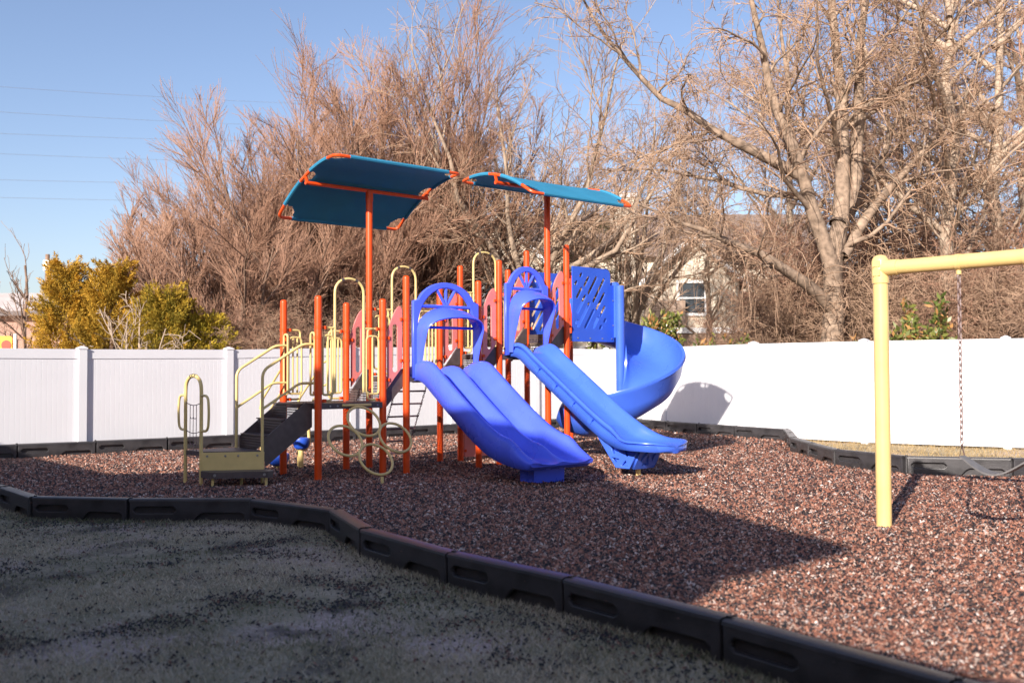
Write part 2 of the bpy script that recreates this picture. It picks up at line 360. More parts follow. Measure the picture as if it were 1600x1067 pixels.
V2, F2, col2 = blades(xr, yr, ground_h(xr, yr), np.full(len(xr), 0.06), np.array([[0.42, 0.31, 0.16]]) * rng.uniform(0.6, 1.2, (len(xr), 1)))
gm = np_mesh('grass', np.r_[V, V2], np.r_[Fc, F2 + len(V)]); set_col(gm, np.r_[col, col2]); M['blade'] = attr_mat('grass_blade', 0.8, 0.2, trans=0.2)
tag(obj('grass', gm, M['blade']), 'short dormant grass on the lawn and beside the white fence', 'grass', kind='stuff')

# ------------------------------------------------------------------ border timbers
def border_mesh(flip=False):
    """1.2 m recycled plastic timber along +x from 0 to 1, facing -y; both faces carry two pressed recesses"""
    L, H0, H1, T = 1.0, -0.20, 0.05, 0.12
    mb = MB()
    mb.box((L/2, 0, (H0+H1)/2 - 0.004), (L*0.985, T - 0.084, H1 - H0 - 0.012))
    core = mb.mesh('core', False)
    out = [(0.008, H0), (L - 0.008, H0), (L - 0.008, H1), (0.008, H1)]
    a = [(0.07, -0.075), (0.36, -0.075), (0.385, -0.055), (0.385, -0.035), (0.36, -0.012), (0.07, -0.012), (0.045, -0.035), (0.045, -0.055)]
    b = [(0.50, -0.20), (0.565, -0.125), (0.60, -0.11), (0.88, -0.11), (0.91, -0.13), (0.91, -0.185), (0.90, -0.20)]
    b2 = [(0.50, -0.19), (0.575, -0.095), (0.61, -0.072), (0.91, -0.072), (0.94, -0.095), (0.94, -0.17), (0.92, -0.19)]
    bmj = bmesh.new(); bmj.from_mesh(core)
    for sgn in (-1, 1):
        mt = Matrix.Translation((0 if sgn < 0 else L, sgn * (T/2 - 0.02), 0)) @ Matrix.Rotation(0 if sgn < 0 else math.pi, 4, 'Z') @ Matrix.Rotation(R(90), 4, 'X')
        pm = plate_mesh('face', out, [a, b2], 0.04, 0.009, mt); bmj.from_mesh(pm)
    top = MB(); top.loft([[(x, -T/2 - 0.004, H1 - 0.012), (x, T/2 + 0.004, H1 - 0.012), (x, T/2, H1 + 0.006), (x, T/2 - 0.02, H1 + 0.014), (x, -T/2 + 0.02, H1 + 0.014), (x, -T/2, H1 + 0.006)] for x in (0.004, L - 0.004)])
    bmj.from_mesh(top.mesh('top', False))
    me = bpy.data.meshes.new('border_timber'); bmj.to_mesh(me); bmj.free()
    me.polygons.foreach_set('use_smooth', [True]*len(me.polygons)); me.set_sharp_from_angle(angle=R(35)); me.materials.append(M['border'])
    return me
BM = border_mesh()
stake = MB().tube([(0, 0, -0.3), (0, 0, 0.075)], 0.016, 8).mesh('stake'); stake.materials.append(M['border'])
def border_run(pts, zoff, label):
    root = thing('play_area_border', label, 'border', (*pts[0], 0), 0)
    for k in range(len(pts) - 1):
        p, q = Vector(pts[k]), Vector(pts[k+1]); d = q - p
        o = obj('border_timber', BM, None, root); o.location = (p.x - pts[0][0], p.y - pts[0][1], zoff[k] if hasattr(zoff, '__len__') else zoff)
        o.rotation_euler = (0, (random.random()-0.5)*0.012, math.atan2(d.y, d.x)); o.scale = (d.length - 0.004, 1, 1)
        st = obj('stake', stake, None, root); st.location = (p.x - pts[0][0], p.y - pts[0][1], (zoff[k] if hasattr(zoff, '__len__') else zoff) + 0.0)
    return root
border_run(BORDER_FRONT, 0.0, 'black plastic landscape border in deep shade along the edge of the lawn')
border_run(BORDER_BACK, 0.15, 'black plastic landscape border running along the foot of the white fence')
border_run(BORDER_RIGHT, 0.16, 'black plastic border curving out around the grass strip behind the swing')

# ------------------------------------------------------------------ white vinyl fence
fence = thing('vinyl_fence', 'white vinyl privacy fence with capped posts enclosing the playground', 'fence', (*FENCE[3], 0), 0)
fx0, fy0 = FENCE[3]
for k, (p, zt) in enumerate(zip(FENCE, FENCE_TOP)):
    a = FENCE[max(k-1, 0)]; b = FENCE[min(k+1, len(FENCE)-1)]; ang = math.atan2(b[1]-a[1], b[0]-a[0])
    po = MB().box((0, 0, (zt + 0.012 - 0.25)/2), (0.127, 0.127, zt + 0.012 + 0.25)).build('post', M['fence'], fence, False)
    po.location = (p[0]-fx0, p[1]-fy0, 0); po.rotation_euler = (0, 0, ang)
    cp = MB().loft([[(-w, -w, z), (w, -w, z), (w, w, z), (-w, w, z)] for w, z in ((0.072, zt+0.002), (0.072, zt+0.022), (0.060, zt+0.028), (0.010, zt+0.052))]).build('post_cap', M['fence'], po, False)
for k in range(len(FENCE) - 1):
    p, q = Vector(FENCE[k]), Vector(FENCE[k+1]); d = q - p; L = d.length - 0.128; zt = (FENCE_TOP[k] + FENCE_TOP[k+1])/2
    dz = FENCE_TOP[k+1] - FENCE_TOP[k]; zb = 0.02 if k >= 8 else -0.05
    n = max(8, int(round(L / 0.076))); w = L / n; mb = MB()
    for i in range(n):
        x = -L/2 + (i + .5) * w
        # tongue-and-groove picket with chamfered edges
        pr = [(x - w/2, 0.012), (x - w/2 + 0.003, 0.015), (x + w/2 - 0.003, 0.015), (x + w/2, 0.012), (x + w/2, -0.012), (x + w/2 - 0.003, -0.015), (x - w/2 + 0.003, -0.015), (x - w/2, -0.012)]
        mb.prism(pr, zb + 0.1, zt - 0.1 + dz * x / L)
    pa = mb.build('panel', M['fence'], fence, False)
    pa.location = ((p.x+q.x)/2 - fx0, (p.y+q.y)/2 - fy0, 0); pa.rotation_euler = (0, 0, math.atan2(d.y, d.x))
    for nm, za, hh in (('top_rail', zt - 0.075, 0.15), ('bottom_rail', zb + 0.08, 0.16)):
        rb = MB(); sl = dz if nm == 'top_rail' else 0
        rb.loft([[(x, -0.025, za - hh/2 + sl*x/L), (x, 0.025, za - hh/2 + sl*x/L), (x, 0.025, za + hh/2 + sl*x/L), (x, -0.025, za + hh/2 + sl*x/L)] for x in (-L/2, L/2)])
        rb.build(nm, M['fence'], pa, False)

# ------------------------------------------------------------------ play structure (local frame: x along the row, y to the back, z up)
ROT = R(40.0)
PS = thing('play_structure', 'orange-posted play structure with blue slides, teal shade canopies and yellow climbers', 'playground', (-2.295, 11.79, 0), ROT)
W = 0.88
D1, D2, D3, D4 = 0.91, 1.22, 1.52, 1.83
A = [0.0, 0.90, 1.25, 2.41, 2.77, 3.66, 4.03, 4.93]
def post(a, b, top):
    mb = MB(); r = 0.0445
    mb.lathe([(r, -0.25), (r, top - 0.03), (r*0.96, top - 0.012), (r*0.8, top), (r*0.4, top + 0.008)], (a, b, 0), 20)
    return mb.build('post', M['post'], PS)
CAN1_Z, CAN2_Z = 3.70, 3.86
tops = [D1 + 1.27]*2 + [D2 + 1.27]*2 + [D3 + 1.27]*2 + [D4 + 1.27]
for k in range(7):
    post(A[k], 0, CAN2_Z if k == 5 else tops[k]); post(A[k], W, CAN1_Z if k == 2 else tops[k])
post(A[7], W, D4 + 1.0); 
def clamp(a, b, z, da, db, parent):
    """collar bolted round a post with a short lug towards (da, db)"""
    l = math.hypot(da, db); ux, uy = da/l, db/l
    mb = MB(); mb.lathe([(0.0475, -0.018), (0.0475, 0.018)], (a, b, z), 16)
    mb.tube([(a + ux*0.04, b + uy*0.04, z), (a + ux*0.10, b + uy*0.10, z)], 0.017, 10)
    mb.lathe([(0.024, -0.02), (0.024, 0.02)], (a + ux*0.085, b + uy*0.085, z), 10)
    return mb.build('clamp', M['post'], parent)
# --- decks
def perf(mb, o, ex, ey, nx, ny, hole=0.56):
    """perforated sheet made of cells with square holes: o origin, ex/ey full edge vectors"""
    o = Vector(o); ex = Vector(ex) / nx; ey = Vector(ey) / ny; g = (1 - hole) / 2
    base = len(mb.v); 
    for j in range(ny):
        for i in range(nx):
            c = o + ex*i + ey*j; b = len(mb.v)
            for (s, t) in ((0,0),(1,0),(1,1),(0,1),(g,g),(1-g,g),(1-g,1-g),(g,1-g)): mb.v.append(tuple(c + ex*s + ey*t))
            for q in ((0,1,5,4),(1,2,6,5),(2,3,7,6),(3,0,4,7)): mb.f.append(tuple(b + k for k in q))
def deck(a0, a1, z):
    mb = MB(); t = 0.07
    for (x0, x1, y0, y1) in ((a0, a1, -0.035, -0.005), (a0, a1, W+0.005, W+0.035), (a0, a0+0.03, -0.005, W+0.005), (a1-0.03, a1, -0.005, W+0.005)):
        mb.box(((x0+x1)/2, (y0+y1)/2, z - t/2), (x1-x0, y1-y0, t))
    o = mb.build('deck', M['brown'], PS, False)
    p = MB(); perf(p, (a0+0.03, -0.005, z - 0.004), (a1-a0-0.06, 0, 0), (0, W+0.01, 0), int((a1-a0)/0.034), int(W/0.034)); 
    p.build('perforated_tread', M['brown'], o, False); return o
deck(A[0], A[1], D1); deck(A[2], A[3], D2); deck(A[4], A[5], D3); deck(A[6], A[7], D4)
# bolts along the front edge of the low deck and the coloured plate above the ring climber
fr = PS
mb = MB()
for x in (0.14, 0.24, 0.70, 0.80): mb.tube([(x, -0.035, D1-0.035), (x, -0.043, D1-0.035)], 0.011, 8)
mb.build('deck_bolts', M['steel'], PS)
# --- step units between decks
def step_unit(a0, a1, z0, z1):
    o = None
    for b in (0.03, W - 0.03):
        root = MB(); y0, y1 = b - 0.012, b + 0.012
        root.prism([(a0 + 0.04, z0 - 0.09), (a1 - 0.04, z1 - 0.13), (a1 - 0.04, z1 + 0.10), (a1 - 0.1, z1 + 0.08), (a0 + 0.04, z0 + 0.10)], -y1, -y0, Matrix.Rotation(R(90), 4, 'X'))
        o = root.build('step_stringer', M['brown'], PS, False)
    zm = (z0 + z1) / 2; am = (a0 + a1) / 2
    t = MB(); perf(t, (a0 - 0.0, 0.05, zm), (a1 - a0, 0, 0), (0, W - 0.1, 0), 11, 24); t.build('tread', M['brown'], o, False)
    for x, za, zb in ((a0 + 0.01, z0, zm), (a1 - 0.01, zm, z1)):
        t = MB(); perf(t, (x, 0.05, za), (0, W - 0.1, 0), (0, 0, zb - za), 24, 5); t.build('riser', M['brown'], o, False)
step_unit(A[1], A[2], D1, D2); step_unit(A[3], A[4], D2, D3); step_unit(A[5], A[6], D3, D4)
# --- pink sheet panels beside the step units
def pink_panel(a0, a1, b, z0, z1):
    x0, x1 = a0 + 0.065, a1 - 0.065; w = x1 - x0
    zb0, zb1 = z0 + 0.17, z1 + 0.12; zt0, zt1 = z0 + 0.93, z1 + 0.86
    out = [(x0, zb0), (x1, zb1), (x1, zt1 - 0.02)]
    for i in range(9):
        s = i / 8; out.append((x1 - 0.03 - (w - 0.03)*s, zt1 + 0.03*math.sin(math.pi*0.5*(1-s)) - (zt1 - zt0 + 0.06)*s**1.8))
    out.append((x0, zt0 - 0.08))
    hole = slot(x0 + w*0.5, (zb0+zb1)/2 + 0.10, x0 + w*0.5, (zt0+zt1)/2 - 0.12, 0.036)
    me = plate_mesh('side_panel', out, [hole], 0.02, 0.003, Matrix.Translation((0, b, 0)) @ Matrix.Rotation(R(90), 4, 'X'))
    o = obj('side_panel', me, M['pink'], PS)
    for (a, sgn, za) in ((a0, 1, zt0 - 0.14), (a0, 1, zb0 + 0.10), (a1, -1, zt1 - 0.14), (a1, -1, zb1 + 0.08)): clamp(a, b, za, sgn, 0, o)
for (i, j, za, zb) in ((1, 2, D1, D2), (3, 4, D2, D3), (5, 6, D3, D4)):
    for b in (0, W): pink_panel(A[i], A[j], b, za, zb)
me = plate_mesh('ground_panel', rrect(A[4] + 0.06, 0.06, A[5] - 0.06, 0.5, 0.03), [slot(A[4] + 0.45, 0.3, A[4] + 0.55, 0.3, 0.08)], 0.02, 0.003, Matrix.Translation((0, W, 0)) @ Matrix.Rotation(R(90), 4, 'X'))
gp = obj('ground_panel', me, M['pink'], PS); clamp(A[4], W, 0.15, 1, 0, gp); clamp(A[4], W, 0.42, 1, 0, gp)

# --- tube barriers and entry arches
def loop_barrier(a0, a1, b, z, post_a, nbar=2):
    """tube loop panel between a post and an entry; post_a: the post it is clamped to"""
    o_ = MB(); rt = 0.0135; top = z + 0.90; 
    x0, x1 = min(a0, a1), max(a0, a1)
    lp = fillet([((x0+x1)/2, b, z + 0.10), (x1, b, z + 0.10), (x1, b, top - 0.09), (x0, b, top - 0.09), (x0, b, z + 0.10), ((x0+x1)/2, b, z + 0.10)], 0.07, 6)
    o_.tube(lp, rt, 8)
    for i in range(nbar):
        x = x0 + (x1 - x0) * (i + 1) / (nbar + 1); o_.tube([(x, b, z + 0.10), (x, b, top - 0.09)], rt*0.9, 8)
    sg = 1 if post_a < x0 else -1
    for zz in (top, z + 0.03):
        e = x1 - 0.02 if sg > 0 else x0 + 0.02
        o_.tube(fillet([(post_a + sg*0.09, b, zz), (e, b, zz), (e, b, zz + (-0.1 if zz == top else 0.1))], 0.05), rt, 8)
    o = o_.build('guard_rail', M['yellow'], PS)
    clamp(post_a, b, top, sg, 0, o); clamp(post_a, b, z + 0.03, sg, 0, o)
def entry_arch(a0, a1, b, z):
    mb = MB(); r = 0.0165; top = z + 1.50; m = (a0+a1)/2
    pts = [(a0, b, z + 0.12), (a0, b, top - 0.19)]
    for i in range(1, 16):
        t = math.pi * i / 16; pts.append((m - (m - a0)*math.cos(t), b, top - 0.19 + 0.19*math.sin(t)**0.8))
    pts += [(a1, b, top - 0.19), (a1, b, z + 0.12)]
    mb.tube(pts, r, 10)
    for s, pa in ((a0, a0 - 0.14), (a1, a1 + 0.14)): mb.tube([(s, b, z + 0.90), (pa, b, z + 0.90)], 0.0135, 8)
    o = mb.build('entry_arch', M['yellow'], PS)
    g = MB()
    for i in (5.0, 10.0):
        t0, t1 = math.pi*i/16, math.pi*(i+1)/16
        f = lambda t: (m - (m - a0)*math.cos(t), b, top - 0.19 + 0.19*math.sin(t)**0.8)
        g.tube([f(t0), f((t0+t1)/2), f(t1)], 0.0195, 10)
    g.build('grip_band', M['brown'], o)
loop_barrier(0.06, 0.20, -0.0, D1, A[0], 1); loop_barrier(0.66, 0.84, -0.0, D1, A[1], 1); entry_arch(0.223, 0.623, 0.0, D1)
loop_barrier(0.07, 0.25, W, D1, A[0], 2); loop_barrier(0.62, 0.83, W, D1, A[1], 3)
loop_barrier(1.32, 1.57, W, D2, A[2], 2); loop_barrier(2.04, 2.34, W, D2, A[3], 4); entry_arch(1.61, 2.00, W, D2)
loop_barrier(2.84, 2.98, W, D3, A[4], 1); loop_barrier(3.45, 3.59, W, D3, A[5], 1); entry_arch(3.01, 3.425, W, D3)
# side loops at the head of the stairs (on the low end of the first deck)
for b, pb in ((0.10, 0.0), (W - 0.10, W)):
    mb = MB(); mb.tube(fillet([(-0.02, b, D1 + 0.1), (-0.02, b + 0.05, D1 + 0.1), (-0.02, b + 0.05, D1 + 0.84), (-0.02, b - 0.05, D1 + 0.84), (-0.02, b - 0.05, D1 + 0.1), (-0.02, b, D1 + 0.1)], 0.05), 0.0135, 8)
    o = mb.build('guard_rail', M['yellow'], PS); clamp(0, pb, D1 + 0.78, 0, 1 if pb == 0 else -1, o); clamp(0, pb, D1 + 0.12, 0, 1 if pb == 0 else -1, o)

# --- entry stairs, handrails and transfer station
ST = MB()
S0, S1 = -0.64, 0.0
for b in (0.10, 0.76):
    ST.prism([(S0, 0.30), (S0 + 0.02, 0.20), (-0.06, D1 - 0.30), (-0.03, D1 - 0.28), (-0.03, D1 + 0.0), (-0.12, D1 + 0.01), (S0, 0.52)], -b - 0.008, -b + 0.008, Matrix.Rotation(R(90), 4, 'X'))
st = ST.build('stairs', M['brown'], PS, False)
for k in range(3):
    z0 = 0.38 + (D1 - 0.38) / 3 * k; z1 = 0.38 + (D1 - 0.38) / 3 * (k + 1); x0 = S0 + 0.02 + 0.205 * k
    t = MB(); perf(t, (x0, 0.11, z0 + 0.012), (0, 0.64, 0), (0, 0, z1 - z0 - 0.024), 22, 5, 0.6)
    t.box((x0 + 0.012, 0.43, z1 - 0.006), (0.05, 0.64, 0.012)); t.build('riser', M['brown'], st, False)
    t = MB(); perf(t, (x0, 0.11, z1 - 0.001), (0.205, 0, 0), (0, 0.64, 0), 7, 22); t.build('tread', M['brown'], st, False)
for b, bp_ in ((0.085, 0.0), (0.775, W)):
    mb = MB(); r = 0.0175; x = S0 - 0.03
    mb.tube(fillet([(x, b, -0.15), (x, b, 1.30), (-0.16, b, 1.61), (-0.02, b, 1.61)], 0.09), r, 10)
    mb.tube(fillet([(x, b, 0.86), (-0.20, b, 1.15), (-0.02, b, 1.15)], 0.06), r*0.9, 10)
    o = mb.build('handrail', M['yellow'], PS)
# transfer platform: quadrilateral top, yellow front board, low step on stub legs
def L2(x, y):  # world -> structure local
    dx, dy = x + 2.295, y - 11.79; c, s = math.cos(ROT), math.sin(ROT); return (dx*c + dy*s, -dx*s + dy*c)
TA1, TA2, TF, TB = L2(-3.53, 11.32), L2(-3.80, 11.60), (S0 + 0.0, 0.07), (S0 + 0.0, 0.80)
mb = MB(); mb.prism([TA1, TF, TB, TA2], 0.33, 0.385); tp = mb.build('transfer_platform', M['brown'], PS, False)
def board(p, q, off, z0, z1, th, name, m, parent, holes=()):
    p = Vector(p); q = Vector(q); d = q - p; n = Vector((d.y, -d.x)).normalized(); ang = math.atan2(d.y, d.x)
    me = plate_mesh(name, [(0.01, z0), (d.length - 0.01, z0), (d.length - 0.01, z1), (0.01, z1)], holes, th, 0.003,
                    Matrix.Translation((p.x + n.x*off, p.y + n.y*off, 0)) @ Matrix.Rotation(ang, 4, 'Z') @ Matrix.Rotation(R(90), 4, 'X'))
    return obj(name, me, m, parent)
fb = board(TA1, TF, 0.015, 0.165, 0.375, 0.02, 'front_board', M['yellow'], tp)
d = Vector(TF) - Vector(TA1); n = Vector((d.y, -d.x)).normalized(); mb = MB()
for s in (0.1, 0.38, 0.58, 0.88):
    p = Vector(TA1) + d*s + n*0.025; mb.tube([(p.x, p.y, 0.335), (p.x + n.x*0.008, p.y + n.y*0.008, 0.335)], 0.013, 8)
mb.build('bolts', M['steel'], tp)
q0 = Vector(TA1) + n*0.03 + d*0.02; q1 = Vector(TF) + n*0.03 + d*0.1; e = n*0.24
mb = MB(); mb.prism([tuple(q0), tuple(q1), tuple(q1 + e*0.9 + d*0.05), tuple(q1 + e - d*0.02), tuple(q0 + e + d*0.17), tuple(q0 + e*0.35)][::-1], 0.105, 0.175)
sp = mb.build('step_board', M['brown'], tp, False)
for p in (q0 + e*0.75 + d*0.2, q1 + e*0.8 - d*0.06, q0 + d*0.62 + e*0.2): MB().tube([(p.x, p.y, -0.15), (p.x, p.y, 0.11)], 0.017, 10).build('leg', M['yellow'], tp)
mb = MB()
for p in (q0 + e*1.0 + d*0.24, q1 + e*1.0 - d*0.08): mb.tube([(p.x, p.y, 0.14), (p.x + n.x*0.01, p.y + n.y*0.01, 0.14)], 0.016, 10)
mb.build('bolts', M['steel'], sp)
# arch with side grips and a little rope net
a1 = Vector(TA1); a2 = Vector(TA2); ad = a2 - a1; al = ad.length; au = ad.normalized()
P3 = lambda s, z: (a1.x + au.x*s, a1.y + au.y*s, z)
mb = MB(); pts = [P3(0, -0.2), P3(0, 1.06)]
for i in range(1, 14):
    t = math.pi*i/14; pts.append(P3(al/2 - al/2*math.cos(t), 1.06 + 0.185*math.sin(t)**0.75))
pts += [P3(al, 1.06), P3(al, -0.2)]
mb.tube(pts, 0.0205, 12); ar = mb.build('grip_arch', M['yellow'], PS)
for s0, sg in ((0, -1), (al, 1)):
    mb = MB(); mb.tube(fillet([P3(s0, 1.02), P3(s0 + sg*0.16, 1.02), P3(s0 + sg*0.185, 0.82), P3(s0 + sg*0.16, 0.62), P3(s0, 0.62)], 0.09, 8), 0.0145, 10); mb.build('side_grip', M['yellow'], ar)
mb = MB()
for i in (5.5, 6.8, 8.0):
    t = math.pi*i/14; f = lambda t: P3(al/2 - al/2*math.cos(t), 1.06 + 0.185*math.sin(t)**0.75); mb.tube([f(t), f(t + 0.10)], 0.024, 10)
mb.build('grip_band', M['rubber'], ar)
mb = MB()
for z in (0.94, 0.62, 0.34):
    mb.tube([P3(al*s/8, z - 0.035*math.sin(math.pi*s/8)) for s in range(9)], 0.005, 5)
for s in (0.3, 0.5, 0.7): mb.tube([P3(al*s, 0.91), P3(al*s + 0.004, 0.6), P3(al*s, 0.31)], 0.004, 5)
for z in (0.77, 0.47):
    mb.tube([P3(al*(0.3 + 0.4*s/8), z - 0.02*abs(math.sin(math.pi*2*s/8))) for s in range(9)], 0.004, 5)
mb.build('rope_net', M['chain'], ar)

# --- ring climber in front of the first deck
n_ = Vector((0, -0.70, -0.90)).normalized(); rc = None
mb = MB(); mb.tube([(0.30, -0.045, D1 - 0.03), (0.70, -0.045, D1 - 0.03)], 0.016, 8)
rc = mb.build('ring_climber', M['yellow'], PS); MB().tube([(0.42, -0.735, 0.075), (0.42, -0.75, -0.15)], 0.019, 10).build('foot_stub', M['yellow'], rc)
for (a, b, z) in ((0.497, -0.215, 0.69), (0.142, -0.385, 0.485), (0.832, -0.385, 0.49), (0.445, -0.565, 0.262)):
    c = Vector((a, b, z)); mb = MB(); mb.tube([c + Vector((1, 0, 0))*0.212*math.cos(2*math.pi*i/36) + n_*0.212*math.sin(2*math.pi*i/36) for i in range(36)], 0.0165, 10, closed=True)
    mb.build('ring', M['yellow'], rc)

# --- chain ladder behind the second deck
mb = MB(); top_, bot_ = Vector((0, W + 0.06, D2 - 0.05)), Vector((0, 1.52, 0.0))
def chain_pts(p, q, mb, link=0.045, r=0.0045):
    p, q = Vector(p), Vector(q); d = q - p; n = int(d.length / (link*0.78)); t = d.normalized()
    s1 = t.cross(Vector((0.31, 0.9, 0.2))).normalized(); s2 = t.cross(s1)
    for i in range(n):
        c = p + d * (i + .5) / n; s = s1 if i % 2 else s2
        mb.tube([c + t*link*0.5*math.cos(x)*1.1 + s*link*0.24*math.sin(x) for x in [2*math.pi*k/8 for k in range(8)]], r, 4, closed=True)
cl = None
cl = MB().tube([(1.70, W + 0.05, D2 - 0.045), (2.30, W + 0.05, D2 - 0.045)], 0.014, 8).build('chain_ladder', M['chain'], PS)
for a in (1.75, 2.25): mb = MB(); chain_pts((a, top_.y, top_.z), (a, bot_.y, bot_.z), mb); mb.build('chain', M['chain'], cl)
for i in range(6):
    t = (i + 0.9) / 6.6; p = top_.lerp(bot_, t); MB().tube([(1.74, p.y, p.z), (2.26, p.y, p.z)], 0.0125, 8).build('rung', M['chain'], cl)

# --- pod steps with double handrails behind the first deck
pc = MB(); 
for a in (0.08, 0.62):
    for dz in (0.0, -0.30): pc.tube(fillet([(a, W + 0.03, 1.42 + dz), (a, W + 0.12, 1.40 + dz), (a, 1.62, 0.93 + dz), (a, 1.70, 0.8 + dz)], 0.06), 0.0135, 8)
    pc.tube([(a, 1.66, -0.15), (a, 1.66, 0.93)], 0.0165, 8)
pcl = pc.build('pod_climber', M['yellow'], PS)
for (a, b, z, r) in ((0.585, 1.52, 0.40, 0.115), (0.34, 1.70, 0.19, 0.155)):
    MB().lathe([(r*0.45, -0.15), (r*0.8, -0.12), (r*0.98, -0.05), (r, -0.005), (r*0.95, 0.006), (r*0.4, 0.01)], (a, b, z), 20).build('foot_pod', M['panel_blue'], pcl)
    MB().tube([(a, b, -0.2), (a, b, z - 0.13)], 0.036, 12).build('pod_post', M['yellow'], pcl)
MB().tube(fillet([(0.66, 1.45, 0.56), (0.70, 1.50, 0.30), (0.60, 1.55, 0.22)], 0.08), 0.022, 10).build('hook_tube', M['yellow'], pcl)

# --- slide hoods
def hood(a0, a1, z, m):
    mid = (a0+a1)/2; hw = (a1-a0)/2 - 0.055; ear = z + 0.96; top = z + 1.215
    out = [(mid - hw, z - 0.02), (mid - hw + 0.07, z - 0.02), (mid - hw + 0.07, ear - 0.35)]
    ri, ro = hw - 0.07, hw - 0.015
    n = 18
    inner = [(mid - ri*math.cos(math.pi*i/n), ear - 0.35 + (top - 0.075 - ear + 0.35)*math.sin(math.pi*i/n)) for i in range(n+1)]
    outer = [(mid + ro*0.93*math.cos(math.pi*i/n), ear - 0.10 + (top - ear + 0.10)*math.sin(math.pi*i/n)) for i in range(2, n-1)]
    ol = [(mid - hw, z - 0.02), (mid - hw + 0.07, z - 0.02)] + inner + [(mid + hw - 0.07, z - 0.02), (mid + hw, z - 0.02), (mid + hw, ear)] + outer + [(mid - hw, ear)]
    mt = Matrix.Translation((0, -0.055, 0)) @ Matrix.Rotation(R(90), 4, 'X')
    o = obj('slide_hood', plate_mesh('slide_hood', ol, [], 0.05, 0.012, mt), m, PS)
    # spokes of the fan and the two cross bars
    mb = MB(); hub = Vector((mid, -0.055, ear - 0.06))
    for ang in (52, 90, 128):
        e = hub + Vector((math.cos(R(ang))*0.85, 0, math.sin(R(ang)))) * (top - ear + 0.02); mb.tube([hub, e], 0.020, 8)
    mb.tube([(mid - ri - 0.02, -0.055, ear - 0.06), (mid + ri + 0.02, -0.055, ear - 0.06)], 0.022, 8)
    mb.tube([(mid - ri, -0.04, ear - 0.33), (mid + ri, -0.04, ear - 0.33)], 0.018, 8)
    mb.build('fan_spokes', m, o)
    # visor: one arched shell, deep at the crown and tapering down both legs
    secs = []; N = 44; zl = z + 0.02; rx = ri + 0.02; zs = ear - 0.40; rz = 0.335
    leg = zs - zl; arc = math.pi * (rx + rz) / 2; tot = 2*leg + arc
    for i in range(N + 1):
        q = tot * i / N
        if q < leg: px_, pz_, nx_, nz_ = mid - rx, zl + q, -1, 0
        elif q > leg + arc: px_, pz_, nx_, nz_ = mid + rx, zl + (tot - q), 1, 0
        else:
            t = math.pi * (q - leg) / arc; px_, pz_ = mid - rx*math.cos(t), zs + rz*math.sin(t); nx_, nz_ = -math.cos(t), math.sin(t)
        f = math.sin(math.pi * i / N); dep = 0.07 + 0.27 * f**1.6; drop = 0.13 * max(0, nz_)**1.3 * f; th = 0.03
        bk, ft = -0.065, -0.065 - dep
        m1 = (bk + ft)/2
        secs.append([(px_, bk, pz_), (px_ + nx_*0.0, m1, pz_ - drop*0.28), (px_ - nx_*0.012, ft + 0.015, pz_ - drop*0.92), (px_ - nx_*(0.012 + th*0.5), ft, pz_ - drop - nz_*th*0.5), (px_ - nx_*(th + 0.012), ft + 0.015, pz_ - drop - nz_*th), (px_ - nx_*th, m1, pz_ - drop*0.35 - nz_*th), (px_ - nx_*th, bk, pz_ - nz_*th)])
    MB().loft(secs).build('visor', m, o, True, 60)
    return o
hood(A[2], A[3], D2, M['violet']); hood(A[4], A[5], D3, M['violet'])

# --- slides
def interp(knots, n):
    """smooth sampling (Catmull-Rom) of (d, z) knots"""
    K = [Vector(k) for k in knots]; K = [K[0]*2 - K[1]] + K + [K[-1]*2 - K[-2]]; out = []
    for s in range(n):
        f = s / (n - 1) * (len(K) - 3); i = min(int(f), len(K) - 4); t = f - i; p0, p1, p2, p3 = K[i:i+4]
        out.append(0.5*((2*p1) + (p2 - p0)*t + (2*p0 - 5*p1 + 4*p2 - p3)*t*t + (3*p1 - p0 - 3*p2 + p3)*t**3))
    return out
def slide(name, mid, knots, section, m, n=56, bulge=None):
    path = interp(knots, n); path = path[:-1] + [path[-2].lerp(path[-1], q) for q in (0.3, 0.55, 0.75, 0.88, 0.96, 1.0)]; n = len(path); secs = []
    for k, p in enumerate(path):
        t = (path[min(k+1, n-1)] - path[max(k-1, 0)]).normalized(); nx, nzv = -t.y, t.x
        sec = section(p.x)
        secs.append([(mid + x, -(p.x + nx*h + (bulge(p.x, x) if bulge else 0)), p.y + nzv*h) for x, h in sec])
    return MB().loft(secs).build(name, m, PS, True, 75)
def sstep(x, a, b):
    t = min(1, max(0, (x - a)/(b - a))); return t*t*(3 - 2*t)
def double_sec(d):
    hs = 0.55 + 0.45*sstep(d, -0.05, 0.3); e = 1 - 0.88*sstep(d, 1.80, 2.27); h = 0.235*hs*e; mh = 0.16*hs*(1 - 0.88*sstep(d, 1.80, 2.26)); w = 0.505 - 0.03*sstep(d, 2.12, 2.27)
    half = [(w - 0.015, -0.06), (w, h*0.35), (w - 0.005, h*0.82), (w - 0.035, h), (w - 0.085, h*0.98), (w - 0.12, h*0.78), (w - 0.155, h*0.30), (w - 0.20, 0.03*e), (w - 0.27, 0.0), (0.20, 0.0), (0.12, 0.025*e), (0.075, mh*0.55), (0.035, mh*0.95)]
    up = half + [(0, mh)] + [(-x, y) for x, y in half[::-1]]
    g = 1 - 0.75*sstep(d, 2.16, 2.24)
    return [(x, y*g if y < 0 else y) for x, y in up] + [(-w + 0.06, -0.075*g), (-0.12, -0.07*g), (0.12, -0.07*g), (w - 0.06, -0.075*g)]
